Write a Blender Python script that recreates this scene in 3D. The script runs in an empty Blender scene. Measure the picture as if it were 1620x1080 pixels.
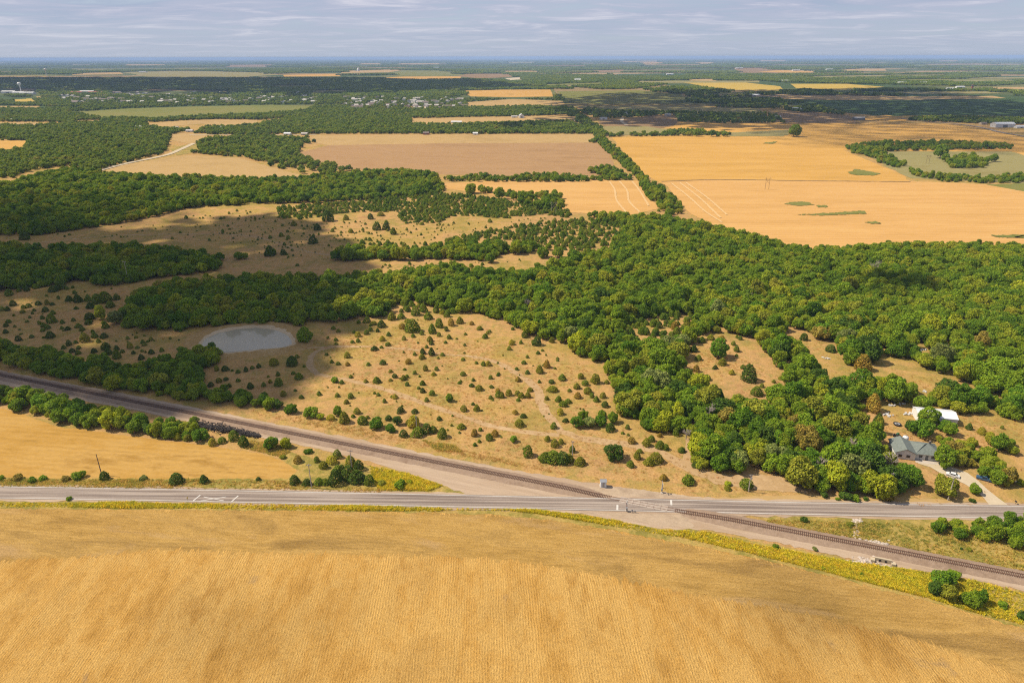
import bpy, bmesh, math, random
import numpy as np
from mathutils import Matrix, Vector
random.seed(7); rng = np.random.default_rng(7)
S = bpy.context.scene
COL = S.collection
# ------------------------------------------------------------------ camera
H, F, HY, ROLL = 150.0, 1080.0, 90.0, math.radians(0.15)
PITCH = math.atan((540 - HY) / F)
cp, sp, cr, sr = math.cos(PITCH), math.sin(PITCH), math.cos(ROLL), math.sin(ROLL)
RIGHT = Vector((cr, -sr * sp, -sr * cp)); DOWN = Vector((-sr, -cr * sp, -cr * cp)); FWD = Vector((0, cp, -sp))
cam = bpy.data.cameras.new('camera'); camo = bpy.data.objects.new('camera', cam); COL.objects.link(camo)
cam.sensor_width = 36; cam.lens = 24; cam.clip_start = 1; cam.clip_end = 200000
camo.matrix_world = Matrix(((RIGHT.x, -DOWN.x, -FWD.x, 0), (RIGHT.y, -DOWN.y, -FWD.y, 0), (RIGHT.z, -DOWN.z, -FWD.z, H), (0, 0, 0, 1)))
S.camera = camo
# ------------------------------------------------------------------ light
SUN_EL, SUN_AZ = math.radians(50), math.radians(-80)      # azimuth clockwise from +Y: the sun stands to the left
SUNV = Vector((math.sin(SUN_AZ) * math.cos(SUN_EL), math.cos(SUN_AZ) * math.cos(SUN_EL), math.sin(SUN_EL)))
sun = bpy.data.lights.new('sun', 'SUN'); sun.energy = 4.9; sun.angle = math.radians(0.5); sun.color = (1, .89, .72)
suno = bpy.data.objects.new('sun', sun); COL.objects.link(suno)
suno.rotation_euler = SUNV.to_track_quat('Z', 'Y').to_euler()
W = bpy.data.worlds.new('World'); S.world = W; W.use_nodes = True
nt = W.node_tree; nt.nodes.clear()
def N(nt, t, **kw):
    n = nt.nodes.new(t)
    for k, v in kw.items():
        if k.startswith('i_'):
            k = k[2:]; n.inputs[int(k) if k.isdigit() else k.replace('_', ' ')].default_value = v
        else: setattr(n, k, v)
    return n
def L(nt, a, b): nt.links.new(a, b)
def mth(nt, op, a, b=None, c=None, clamp=False):
    n = nt.nodes.new('ShaderNodeMath'); n.operation = op; n.use_clamp = clamp
    for i, v in enumerate((a, b, c)):
        if v is None: continue
        if isinstance(v, (int, float)): n.inputs[i].default_value = v
        else: nt.links.new(v, n.inputs[i])
    return n.outputs[0]
def mixc(nt, fac, a, b, mode='MIX'):
    n = nt.nodes.new('ShaderNodeMix'); n.data_type = 'RGBA'; n.blend_type = mode
    for i, v in ((0, fac), (6, a), (7, b)):
        if isinstance(v, (int, float)): n.inputs[i].default_value = v
        elif isinstance(v, (tuple, list)): n.inputs[i].default_value = (*v[:3], 1)
        else: nt.links.new(v, n.inputs[i])
    return n.outputs[2]
def ramp(nt, fac, stops, interp='LINEAR'):
    n = nt.nodes.new('ShaderNodeValToRGB'); r = n.color_ramp; r.interpolation = interp
    while len(r.elements) < len(stops): r.elements.new(.5)
    for e, (p, c) in zip(r.elements, stops):
        e.position = p; e.color = (*c, 1) if isinstance(c, (tuple, list)) else (c, c, c, 1)
    nt.links.new(fac, n.inputs[0]); return n.outputs[0]
def noise(nt, vec, scale, detail=3, rough=.55, dist=0):
    n = N(nt, 'ShaderNodeTexNoise', i_Scale=scale, i_Detail=detail, i_Roughness=rough, i_Distortion=dist)
    nt.links.new(vec, n.inputs['Vector']); return n.outputs['Fac']
def mapping(nt, vec, rot=0, scale=(1, 1, 1)):      # turn first, then scale
    if rot and tuple(scale) != (1, 1, 1): return mapping(nt, mapping(nt, vec, rot), 0, scale)
    n = N(nt, 'ShaderNodeMapping'); n.inputs['Rotation'].default_value = (0, 0, rot); n.inputs['Scale'].default_value = scale
    nt.links.new(vec, n.inputs['Vector']); return n.outputs[0]
sky = N(nt, 'ShaderNodeTexSky', sky_type='NISHITA', sun_disc=False, sun_elevation=SUN_EL, sun_rotation=SUN_AZ, altitude=300, air_density=1.0, dust_density=1.2, ozone_density=1.5)
tc = N(nt, 'ShaderNodeTexCoord'); sx = N(nt, 'ShaderNodeSeparateXYZ'); L(nt, tc.outputs['Generated'], sx.inputs[0])
zz = mth(nt, 'ADD', mth(nt, 'MAXIMUM', sx.outputs[2], 0.0), .06)
cx = N(nt, 'ShaderNodeCombineXYZ'); L(nt, mth(nt, 'DIVIDE', sx.outputs[0], zz), cx.inputs[0]); L(nt, mth(nt, 'DIVIDE', sx.outputs[1], zz), cx.inputs[1])
n1 = noise(nt, mapping(nt, cx.outputs[0], 0, (.75, 1.0, 1)), 1.25, 8, .62, .6)
n2 = noise(nt, mapping(nt, cx.outputs[0], .2, (.2, .35, 1)), 1.0, 3, .5)
cov = mth(nt, 'ADD', mth(nt, 'MULTIPLY', n1, .62), mth(nt, 'MULTIPLY', n2, .5))
cl = ramp(nt, cov, [(.40, 0), (.56, .85), (.72, 1)])
lit = ramp(nt, n1, [(.36, (2.75, 3.3, 4.5)), (.52, (3.6, 3.85, 4.9)), (.68, (5.0, 5.05, 5.8))])
near_h = ramp(nt, sx.outputs[2], [(0, 0), (.006, .35), (.05, 1)])
fac = mth(nt, 'MULTIPLY', cl, near_h)
skyc = mixc(nt, mth(nt, 'MULTIPLY', ramp(nt, sx.outputs[2], [(0, 1), (.10, .8), (.55, .45)]), .8), sky.outputs[0], (3.3, 3.9, 5.1))
out = N(nt, 'ShaderNodeOutputWorld'); bg = N(nt, 'ShaderNodeBackground', i_Strength=.088)
L(nt, mixc(nt, fac, skyc, lit), bg.inputs[0]); L(nt, bg.outputs[0], out.inputs[0])
vs = S.view_settings; vs.view_transform = 'Standard'; vs.look = 'None'; vs.exposure = 0.6; vs.gamma = 1; vs.use_curve_mapping = False
cy = S.cycles; cy.max_bounces = 5; cy.diffuse_bounces = 2; cy.glossy_bounces = 2; cy.transmission_bounces = 2; cy.transparent_max_bounces = 8; cy.volume_bounces = 0
cy.use_denoising = False; cy.filter_width = 1.15; cy.caustics_reflective = False; cy.caustics_refractive = False
# ------------------------------------------------------------------ picture <-> ground
def G(px, py, z=0.0):
    x, y = px - 810, py - 540
    d = RIGHT * x + DOWN * y + FWD * F
    t = (z - H) / d.z
    return (d.x * t, d.y * t)
def Gn(P):
    P = np.asarray(P, float); x = P[:, 0] - 810; y = P[:, 1] - 540
    d = np.outer(x, RIGHT) + np.outer(y, DOWN) + np.outer(np.full(len(P), F), FWD)
    t = -H / d[:, 2]
    return np.c_[d[:, 0] * t, d[:, 1] * t]
def PX(P):                                   # world (n,3) -> picture coordinates
    P = np.asarray(P, float); q = P - np.array((0, 0, H))
    dz = q @ np.array(FWD); dz = np.where(dz < 1, 1, dz)
    return np.c_[810 + F * (q @ np.array(RIGHT)) / dz, 540 + F * (q @ np.array(DOWN)) / dz]
def PPM(x, y): return F / (y * cp + H * sp)    # picture units per metre at a ground point
def inside(P, poly):
    P = np.asarray(P, float); r = np.zeros(len(P), bool); q = np.asarray(poly, float); j = len(q) - 1
    for i in range(len(q)):
        a, b = q[i], q[j]
        c = ((a[1] > P[:, 1]) != (b[1] > P[:, 1])) & (P[:, 0] < (b[0] - a[0]) * (P[:, 1] - a[1]) / ((b[1] - a[1]) or 1e-9) + a[0])
        r ^= c; j = i
    return r
# ------------------------------------------------------------------ object helpers
def mesh(name, v, f, mats, smooth=False, mi=None):
    m = bpy.data.meshes.new(name)
    m.from_pydata([tuple(p) for p in v], [], [tuple(q) for q in f])
    for k in (mats if isinstance(mats, (list, tuple)) else [mats]): m.materials.append(k)
    if mi is not None: m.polygons.foreach_set('material_index', np.asarray(mi, np.int32))
    if smooth: m.polygons.foreach_set('use_smooth', np.ones(len(m.polygons), bool))
    m.update(); return m
def link(name, data, parent=None, loc=None):
    o = bpy.data.objects.new(name, data); COL.objects.link(o)
    if parent: o.parent = parent
    if loc is not None: o.location = loc
    return o
def tag(o, label=None, cat=None, group=None, kind=None):
    if label: o['label'] = label
    if cat: o['category'] = cat
    if group: o['group'] = group
    if kind: o['kind'] = kind
    return o
class MB:
    def __init__(s): s.v = []; s.f = []; s.m = []
    def add(s, v, f, mi=0):
        k = len(s.v); s.v += [tuple(p) for p in v]; s.f += [tuple(i + k for i in q) for q in f]; s.m += [mi] * len(f); return s
    def box(s, x0, y0, z0, x1, y1, z1, mi=0, rot=0, c=(0, 0)):
        v = [(x, y, z) for z in (z0, z1) for x, y in ((x0, y0), (x1, y0), (x1, y1), (x0, y1))]
        if rot: v = [(c[0] + (p[0] - c[0]) * math.cos(rot) - (p[1] - c[1]) * math.sin(rot), c[1] + (p[0] - c[0]) * math.sin(rot) + (p[1] - c[1]) * math.cos(rot), p[2]) for p in v]
        return s.add(v, [(3, 2, 1, 0), (4, 5, 6, 7), (0, 1, 5, 4), (1, 2, 6, 5), (2, 3, 7, 6), (3, 0, 4, 7)], mi)
    def tube(s, pts, rad, n=8, mi=0, cap=True):
        rings = []; k0 = len(s.v)
        for i, p in enumerate(pts):
            a = Vector(pts[max(i - 1, 0)]); b = Vector(pts[min(i + 1, len(pts) - 1)]); d = (b - a).normalized()
            u = d.orthogonal().normalized(); w = d.cross(u); r = rad[i] if isinstance(rad, (list, tuple)) else rad
            for j in range(n):
                t = 2 * math.pi * j / n; s.v.append(tuple(Vector(p) + u * (r * math.cos(t)) + w * (r * math.sin(t))))
        for i in range(len(pts) - 1):
            for j in range(n):
                a = k0 + i * n + j; b = k0 + i * n + (j + 1) % n; s.f.append((a, b, b + n, a + n)); s.m.append(mi)
        if cap:
            s.f.append(tuple(k0 + j for j in range(n))[::-1]); s.f.append(tuple(k0 + (len(pts) - 1) * n + j for j in range(n))); s.m += [mi, mi]
        return s
    def lathe(s, prof, n=20, mi=0, c=(0, 0)):
        k0 = len(s.v)
        for r, z in prof:
            for j in range(n): s.v.append((c[0] + r * math.cos(2 * math.pi * j / n), c[1] + r * math.sin(2 * math.pi * j / n), z))
        for i in range(len(prof) - 1):
            for j in range(n):
                a = k0 + i * n + j; b = k0 + i * n + (j + 1) % n; s.f.append((a, b, b + n, a + n)); s.m.append(mi)
        s.f.append(tuple(k0 + (len(prof) - 1) * n + j for j in range(n))); s.m.append(mi); return s
    def mesh(s, name, mats, smooth=False): return mesh(name, s.v, s.f, mats, smooth, s.m)
    def obj(s, name, mats, parent=None, smooth=False): return link(name, s.mesh(name, mats, smooth), parent)
# ------------------------------------------------------------------ materials
def newmat(name):
    m = bpy.data.materials.new(name); m.use_nodes = True; t = m.node_tree; t.nodes.clear()
    o = N(t, 'ShaderNodeOutputMaterial'); b = N(t, 'ShaderNodeBsdfPrincipled', i_Roughness=.9); b.inputs['Specular IOR Level'].default_value = .15
    L(t, b.outputs[0], o.inputs[0]); return m, t, b
def plain(name, c, rough=.7, var=.15, scale=.8, metal=0, spec=.3, alpha=None):
    c = tuple(x * .74 for x in c)
    m, t, b = newmat(name); g = N(t, 'ShaderNodeNewGeometry')
    f = noise(t, g.outputs['Position'], scale, 4)
    col = mixc(t, ramp(t, f, [(.3, 0), (.7, 1)]), tuple(x * (1 - var) for x in c), tuple(min(1, x * (1 + var)) for x in c))
    L(t, col, b.inputs['Base Color']); b.inputs['Roughness'].default_value = rough; b.inputs['Metallic'].default_value = metal; b.inputs['Specular IOR Level'].default_value = spec
    return m
def soil(name, stops, big=.02, mid=.15, fine=1.2, amt=.3, rows=None, bump=.0, stretch=None, patch=None):
    """ground cover: colour ramp over a large noise, broken by medium and fine noise; rows = (angle, spacing, strength, wobble)"""
    KA = .68; stops = [(c[0] * KA, c[1] * KA * .98, c[2] * KA * .86) for c in stops]; patch = [(tuple(x * KA for x in p[0]),) + p[1:] for p in patch or []]
    m, t, b = newmat(name); pos = N(t, 'ShaderNodeNewGeometry').outputs['Position']
    v = mapping(t, pos, stretch[0], (stretch[1], 1, 1)) if stretch else pos
    f = mth(t, 'ADD', mth(t, 'MULTIPLY', noise(t, v, big, 4, .6, .3), .6), mth(t, 'MULTIPLY', noise(t, v, mid, 5, .65, .4), .4))
    col = ramp(t, f, [(.34 + .32 * i / max(1, len(stops) - 1), c) for i, c in enumerate(stops)])
    if patch:
        for (c, sc, lo, hi, am, ang, st) in patch:
            pm = ramp(t, noise(t, mapping(t, pos, ang, (st, 1, 1)), sc, 5, .6, .5), [(lo, 0), (hi, 1)])
            col = mixc(t, mth(t, 'MULTIPLY', pm, am), col, c)
    fn = noise(t, pos, fine, 5, .7); f2 = noise(t, v, fine * .35, 4, .7)
    k = mth(t, 'ADD', mth(t, 'MULTIPLY', mth(t, 'SUBTRACT', fn, .5), 2.6 * amt), mth(t, 'MULTIPLY', mth(t, 'SUBTRACT', f2, .5), 2.0 * amt))
    if rows:
        for (ang, sp_, st, wob) in rows:
            q = mapping(t, pos, ang, (1, 1, 1)); s_ = N(t, 'ShaderNodeSeparateXYZ'); L(t, q, s_.inputs[0])
            u = mth(t, 'ADD', s_.outputs[0], mth(t, 'MULTIPLY', mth(t, 'SUBTRACT', noise(t, pos, .12, 2), .5), wob))
            w = mth(t, 'SINE', mth(t, 'MULTIPLY', u, 2 * math.pi / sp_))
            msk = ramp(t, noise(t, mapping(t, pos, ang, (.5, .08, 1)), .25, 3, .6), [(.35, .25), (.65, 1)])
            k = mth(t, 'ADD', k, mth(t, 'MULTIPLY', mth(t, 'MULTIPLY', w, st), msk))
    hsv = N(t, 'ShaderNodeHueSaturation'); L(t, col, hsv.inputs['Color']); L(t, mth(t, 'MAXIMUM', mth(t, 'ADD', k, 1.0), .2), hsv.inputs['Value'])
    L(t, hsv.outputs[0], b.inputs['Base Color'])
    b.inputs['Specular IOR Level'].default_value = .05
    if bump:
        bp = N(t, 'ShaderNodeBump', i_Strength=1.0, i_Distance=bump); L(t, k, bp.inputs['Height']); L(t, bp.outputs[0], b.inputs['Normal'])
    return m
def leaf(name, mode, stops=None):
    """foliage; mode 'object' takes the tree's own colour, 'random' draws one per tree"""
    m, t, b = newmat(name); oi = N(t, 'ShaderNodeObjectInfo'); pos = N(t, 'ShaderNodeNewGeometry').outputs['Position']
    if mode == 'object': c = oi.outputs['Color']
    else:
        r = mth(t, 'ADD', mth(t, 'MULTIPLY', oi.outputs['Random'], .62), mth(t, 'MULTIPLY', mth(t, 'SUBTRACT', noise(t, oi.outputs['Location'], .018, 3), .31), 1.0), clamp=True)
        c = ramp(t, r, stops)
    isl = N(t, 'ShaderNodeNewGeometry').outputs['Random Per Island']; f = mth(t, 'ADD', mth(t, 'MULTIPLY', noise(t, pos, .9, 3, .7), .8), mth(t, 'MULTIPLY', mth(t, 'POWER', isl, 1.6), .75)); h = N(t, 'ShaderNodeHueSaturation'); L(t, c, h.inputs['Color'])
    L(t, mth(t, 'ADD', mth(t, 'MULTIPLY', f, 1.35), .42), h.inputs['Value']); L(t, mth(t, 'ADD', mth(t, 'ADD', mth(t, 'MULTIPLY', noise(t, pos, .35, 2), .05), mth(t, 'MULTIPLY', isl, -.025)), .485), h.inputs['Hue'])
    L(t, h.outputs[0], b.inputs['Base Color']); b.inputs['Roughness'].default_value = .75; b.inputs['Specular IOR Level'].default_value = .12
    tr = N(t, 'ShaderNodeBsdfTranslucent'); L(t, h.outputs[0], tr.inputs[0]); mx = N(t, 'ShaderNodeMixShader', i_Fac=.38)
    L(t, b.outputs[0], mx.inputs[1]); L(t, tr.outputs[0], mx.inputs[2])
    L(t, mx.outputs[0], next(n for n in t.nodes if n.type == 'OUTPUT_MATERIAL').inputs[0]); return m
GREENS = [(0, (0.058, 0.108, 0.010)), (.22, (0.093, 0.163, 0.010)), (.5, (0.145, 0.210, 0.012)), (.72, (0.200, 0.240, 0.015)), (.86, (0.254, 0.259, 0.019)), (.95, (0.225, 0.198, 0.028)), (1, (0.215, 0.19, 0.09))]
CEDAR = [(0, (0.064, 0.112, 0.012)), (.4, (0.109, 0.166, 0.013)), (.7, (0.153, 0.189, 0.018)), (1, (0.211, 0.195, 0.026))]
M_LEAF = leaf('foliage', 'object'); M_LEAFR = leaf('woodland_foliage', 'random', GREENS); M_CEDR = leaf('scrub_foliage', 'random', CEDAR)
M_FAR = leaf('far_foliage', 'random', [(0, (0.061, 0.103, 0.012)), (.4, (0.116, 0.171, 0.014)), (.8, (0.176, 0.209, 0.020)), (1, (0.218, 0.189, 0.032))])
M_BARK = plain('bark', (.13, .1, .075), .9, .3, 3)
TAN = (.36, .215, .082); TAN2 = (.32, .19, .078); OLV = (.225, .168, .040); GOLD = (.56, .335, .112)
M_GROUND, t, b = newmat('ground')
pos = N(t, 'ShaderNodeNewGeometry').outputs['Position']
a = mth(t, 'ADD', mth(t, 'MULTIPLY', noise(t, pos, .012, 4, .6, .4), .5), mth(t, 'MULTIPLY', noise(t, pos, .07, 5, .65, .5), .5))
colg = ramp(t, a, [(.34, OLV), (.44, (.30, .20, .058)), (.52, TAN), (.60, TAN2), (.68, (.28, .145, .058))])
gm = ramp(t, noise(t, pos, .03, 5, .65, .6), [(.54, 0), (.68, 1)]); colg = mixc(t, mth(t, 'MULTIPLY', gm, .8), colg, (.19, .155, .034))
gm2 = ramp(t, noise(t, pos, .16, 6, .7, .8), [(.50, 0), (.62, 1)]); colg = mixc(t, mth(t, 'MULTIPLY', gm2, .68), colg, (.20, .165, .045))
fn = noise(t, pos, 1.1, 6, .75); f2 = noise(t, pos, .25, 4, .7)
k = mth(t, 'ADD', mth(t, 'ADD', mth(t, 'MULTIPLY', mth(t, 'SUBTRACT', fn, .5), 1.35), mth(t, 'MULTIPLY', mth(t, 'SUBTRACT', f2, .5), .7)), 1.0)
vo = N(t, 'ShaderNodeTexVoronoi', distance='CHEBYCHEV', i_Scale=1, i_Randomness=.85); L(t, mapping(t, pos, .02, (1 / 1100, 1 / 620, 1)), vo.inputs['Vector'])
vs_ = N(t, 'ShaderNodeSeparateColor'); L(t, vo.outputs['Color'], vs_.inputs[0])
farc = ramp(t, vs_.outputs[0], [(0, (.05, .075, .025)), (.35, (.075, .09, .03)), (.55, (.12, .12, .04)), (.72, (.21, .15, .07)), (.88, (.27, .19, .10))], 'CONSTANT')
dist = N(t, 'ShaderNodeVectorMath', operation='LENGTH'); L(t, pos, dist.inputs[0])
ff = mth(t, 'MULTIPLY', mth(t, 'SUBTRACT', dist.outputs['Value'], 2300), 1 / 300, clamp=True)
hs = N(t, 'ShaderNodeHueSaturation'); L(t, mixc(t, ff, colg, farc), hs.inputs['Color']); L(t, k, hs.inputs['Value']); L(t, hs.outputs[0], b.inputs['Base Color'])
b.inputs['Specular IOR Level'].default_value = .03
bp = N(t, 'ShaderNodeBump', i_Strength=1.0, i_Distance=.25); L(t, k, bp.inputs['Height']); L(t, bp.outputs[0], b.inputs['Normal'])

# ------------------------------------------------------------------ ground and fields
def sheet(name, poly, mat, z, world=None, jit=.6, step=7, kind='structure', extra=(), jy=0):
    """a flat sheet cut to an outline given in picture coordinates (plus optional extra ground points), edges roughened"""
    z = z * 4 if z < .035 else z + .1; pts = []
    q = list(poly); n = len(q)
    for i in range(n - 1 if extra else n):
        a, b = q[i], q[(i + 1) % n]; L_ = math.hypot(b[0] - a[0], b[1] - a[1]); k = max(1, int(L_ / step))
        for j in range(k): pts.append((a[0] + (b[0] - a[0]) * j / k, a[1] + (b[1] - a[1]) * j / k))
    if extra: pts.append(q[-1])
    P = Gn(pts)
    if jit:
        w = np.array([PPM(x, y) for x, y in P]); amp = np.minimum(jit * np.maximum(1, 2.5 / w), 12)
        P = P + rng.normal(0, 1, P.shape) * amp[:, None] * .5
    if jy: P[:, 1] += rng.normal(0, jy, len(P))
    V = [Vector((x, y, z)) for x, y in P] + [Vector((x, y, z)) for x, y in extra]
    m = mesh(name, V, [tuple(range(len(V)))], mat); b_ = bmesh.new(); b_.from_mesh(m); bmesh.ops.triangulate(b_, faces=b_.faces[:])
    bmesh.ops.recalc_face_normals(b_, faces=b_.faces[:])
    for f in b_.faces:
        if f.normal.z < 0: f.normal_flip()
    b_.to_mesh(m); b_.free(); o = link(name, m); tag(o, kind=kind); return o
gv = [(0, 0, 0)]; gf = []; NR = 96; RS = [30, 60, 100, 150, 220, 320, 480, 700, 1000, 1500, 2200, 3300, 5000, 7500, 11000, 16000, 24000, 36000, 60000]
for r in RS: gv += [(r * math.cos(2 * math.pi * j / NR), r * math.sin(2 * math.pi * j / NR), 0) for j in range(NR)]
gf += [(0, 1 + j, 1 + (j + 1) % NR) for j in range(NR)]
for i in range(len(RS) - 1):
    for j in range(NR): a = 1 + i * NR + j; b_ = 1 + i * NR + (j + 1) % NR; gf.append((a, a + NR, b_ + NR, b_))
tag(link('ground', mesh('ground', gv, gf, M_GROUND)), kind='structure')

ROWA = math.radians(-2)
M_STUB = soil('corn_stubble', [(0.432, 0.230, 0.054), (0.572, 0.326, 0.092), (0.648, 0.401, 0.135), (0.497, 0.273, 0.073)], .02, .13, 2.6, .56, rows=[(ROWA, .78, .12, .9), (ROWA, 9.2, .04, 3)], bump=.25, stretch=(ROWA, 2.6), patch=[((0.389, 0.219, 0.059), .03, .52, .70, .6, ROWA, 1.1), ((0.356, 0.235, 0.119), .05, .66, .76, .8, ROWA, 1.2)])
M_HEAD = soil('headland_stubble', [(.34, .205, .062), (.45, .275, .085), (.53, .335, .115), (.39, .235, .07)], .02, .12, 2.2, .5, bump=.2, rows=[(math.radians(95), 1.5, .06, 2.5)], stretch=(math.radians(97), 4), patch=[((.245, .145, .042), .02, .50, .66, .75, math.radians(97), 4), ((.50, .33, .16), .03, .58, .7, .5, math.radians(97), 3)])
M_HAY = soil('hay_stubble', [(0.396, 0.228, 0.055), (0.477, 0.275, 0.071), (0.522, 0.318, 0.101), (0.360, 0.202, 0.050)], .015, .09, .9, .16, rows=[(math.radians(97), 3.2, .06, 3.0)], bump=.08, stretch=(math.radians(97), 3))
M_GOLD = soil('wheat_stubble', [(0.500, 0.290, 0.076), (0.600, 0.347, 0.097), (0.660, 0.399, 0.122)], .006, .05, .5, .08, rows=[(math.radians(90), 9, .06, 4)], stretch=(math.radians(90), 5), patch=[((0.360, 0.228, 0.054), .012, .62, .74, .6, math.radians(90), .25)])
M_PEACH = soil('pale_stubble', [(0.540, 0.314, 0.112), (0.630, 0.370, 0.143), (0.660, 0.408, 0.165)], .008, .06, .5, .07, rows=[(math.radians(90), 8, .07, 3)], stretch=(math.radians(90), 5))
M_PLOW = soil('ploughed_soil', [(0.363, 0.216, 0.112), (0.421, 0.262, 0.140), (0.323, 0.193, 0.100)], .006, .05, .5, .1, rows=[(math.radians(90), 12, .10, 8)], stretch=(math.radians(90), 5))
M_TANF = soil('tan_stubble', [(.40, .27, .12), (.50, .34, .16), (.43, .29, .13)], .006, .05, .4, .1, rows=[(math.radians(80), 10, .03, 8)])
M_GRNF = soil('green_field', [(.16, .18, .045), (.21, .215, .06), (.25, .22, .075)], .006, .05, .3, .1)
M_DKGF = soil('dark_green_crop', [(.045, .085, .028), (.06, .105, .03), (.08, .12, .035)], .004, .05, .3, .1)
M_PALEP = soil('pale_pasture', [(.27, .245, .10), (.31, .275, .125), (.25, .21, .08)], .01, .06, .5, .14)
M_YELF = soil('yellow_field', [(.50, .36, .07), (.58, .41, .10)], .004, .05, .3, .1)
M_BRNF = soil('brown_field', [(.26, .17, .09), (.32, .21, .115)], .004, .05, .3, .1)
M_VERGE = soil('verge_grass', [(.36, .27, .085), (.25, .22, .055), (.46, .33, .11), (.34, .22, .085)], .06, .3, 1.6, .4, bump=.2)
M_DIRT = soil('bare_dirt', [(.54, .375, .225), (.46, .31, .175), (.59, .42, .265)], .06, .35, 1.5, .2, bump=.05)
M_GRAV = soil('gravel', [(.36, .265, .20), (.50, .385, .31), (.42, .31, .24), (.52, .41, .335)], .05, .35, 2.2, .22, bump=.05, stretch=(math.radians(18.6), .1), patch=[((.36, .235, .12), .06, .55, .7, .6, math.radians(18.6), .15)])
M_DRIVE = soil('pale_gravel', [(.55, .46, .36), (.62, .53, .43)], .05, .3, 1.5, .12, bump=.03)
M_PADG = soil('crossing_gravel', [(0.408, 0.310, 0.239), (0.486, 0.378, 0.298), (0.340, 0.255, 0.201)], .04, .25, 1.6, .2, bump=.04)
M_BANK = soil('pond_bank', [(.50, .33, .15), (.42, .27, .115), (.54, .38, .20)], .05, .3, 1.2, .3, bump=.1)
M_TRK = soil('track_stubble', [(.72, .50, .27), (.66, .44, .23)], .05, .3, .8, .1)
M_ASPH, t, b = newmat('asphalt'); pos = N(t, 'ShaderNodeNewGeometry').outputs['Position']
f1 = noise(t, mapping(t, pos, math.radians(1.5), (.02, 1.1, 1)), .9, 4, .6); f2 = noise(t, pos, 2.5, 4, .7)
ca = ramp(t, mth(t, 'ADD', mth(t, 'MULTIPLY', f1, .8), mth(t, 'MULTIPLY', f2, .2)), [(.40, (.135, .105, .088)), (.5, (.205, .165, .137)), (.60, (.285, .235, .195))]); L(t, ca, b.inputs['Base Color']); b.inputs['Roughness'].default_value = .85
M_ROADW = plain('road_paint', (.60, .57, .52), .8, .12, 1.5)

def ribbon(name, pts, w, mat, z, jit=.0, px=True, step=4.0):
    z = z * 4 if z < .05 else z + .1; P = Gn(pts) if px else np.asarray(pts, float)
    s = np.r_[0, np.cumsum(np.hypot(*np.diff(P, axis=0).T))]; n = max(2, int(s[-1] / step)); u = np.linspace(0, s[-1], n)
    X = np.c_[smooth(u, s, P[:, 0]), smooth(u, s, P[:, 1])]
    T = np.gradient(X, axis=0); T /= np.linalg.norm(T, axis=1)[:, None]; Nn = np.c_[-T[:, 1], T[:, 0]]
    ww = np.full(n, w / 2.0) if not isinstance(w, (list, tuple)) else np.interp(u / s[-1], np.linspace(0, 1, len(w)), w) / 2
    a = X + Nn * (ww + rng.normal(0, 1, n) * jit)[:, None]; c = X - Nn * (ww + rng.normal(0, 1, n) * jit)[:, None]
    v = [(p[0], p[1], z) for p in a] + [(p[0], p[1], z) for p in c]
    f = [(i, i + n, i + n + 1, i + 1) for i in range(n - 1)]
    return tag(link(name, mesh(name, v, f, mat)), kind='structure')
def smooth(u, s, y):                          # Catmull-Rom through the given points
    m = np.gradient(y, s); i = np.clip(np.searchsorted(s, u) - 1, 0, len(s) - 2); h = s[i + 1] - s[i]; t = (u - s[i]) / h
    return (2 * t**3 - 3 * t**2 + 1) * y[i] + (t**3 - 2 * t**2 + t) * h * m[i] + (-2 * t**3 + 3 * t**2) * y[i + 1] + (t**3 - t**2) * h * m[i + 1]
# near fields
sheet('stubble_field', [(-420, 800), (-100, 801), (0, 802), (300, 804), (500, 807), (700, 809), (800, 813), (900, 824), (1000, 842), (1100, 862), (1200, 880), (1300, 905), (1400, 930), (1470, 948), (1540, 970), (1620, 990), (1760, 1020), (2100, 1100)], M_STUB, .004, extra=[(330, 60), (330, -120), (-380, -120), (-380, 150)])
sheet('field_headland', [(-420, 802), (0, 804), (300, 806), (500, 808), (700, 811), (800, 815), (900, 826), (1000, 844), (1100, 864), (1200, 883), (1300, 908), (1400, 933), (1470, 951), (1540, 973), (1620, 993), (1760, 1024), (2000, 1085), (2000, 1220), (1760, 1120), (1620, 1070), (1480, 1020), (1340, 985), (1220, 960), (1100, 940), (980, 915), (860, 893), (760, 882), (620, 878), (480, 876), (330, 872), (260, 868), (120, 880), (-60, 892), (-420, 905)], M_HEAD, .008, jit=0, step=2.2, jy=.9)
sheet('hay_field', [(-300, 640), (0, 645), (50, 660), (90, 675), (150, 682), (250, 696), (330, 705), (390, 713), (430, 722), (462, 735), (470, 748), (455, 758), (380, 760), (250, 758), (0, 756), (-300, 754)], M_HAY, .004)
sheet('road_verge', [(-300, 753), (0, 755), (250, 757), (455, 757), (470, 745), (440, 722), (460, 715), (520, 730), (620, 740), (700, 765), (770, 779), (760, 785), (600, 780), (400, 775), (0, 771), (-300, 768)], M_VERGE, .008)
sheet('road_verge', [(-300, 786), (0, 790), (400, 795), (700, 802), (800, 804), (880, 808), (990, 824), (1100, 838), (1250, 866), (1340, 884), (1420, 898), (1500, 909), (1620, 938), (1760, 975), (2000, 1050), (2000, 1090), (1760, 1026), (1620, 994), (1470, 951), (1300, 908), (1200, 883), (1000, 844), (900, 826), (800, 815), (700, 811), (500, 808), (0, 804), (-300, 802)], M_VERGE, .012)
sheet('road_verge', [(1200, 815), (1400, 819), (1620, 822), (1900, 830), (1900, 990), (1760, 940), (1620, 905), (1500, 882), (1400, 861), (1300, 843), (1215, 826)], M_VERGE, .012)
sheet('road_verge', [(1110, 787), (1300, 782), (1420, 786), (1640, 795), (1900, 797), (1900, 803), (1620, 802), (1400, 800), (1200, 797), (1080, 791)], M_TANF, .008)
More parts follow.
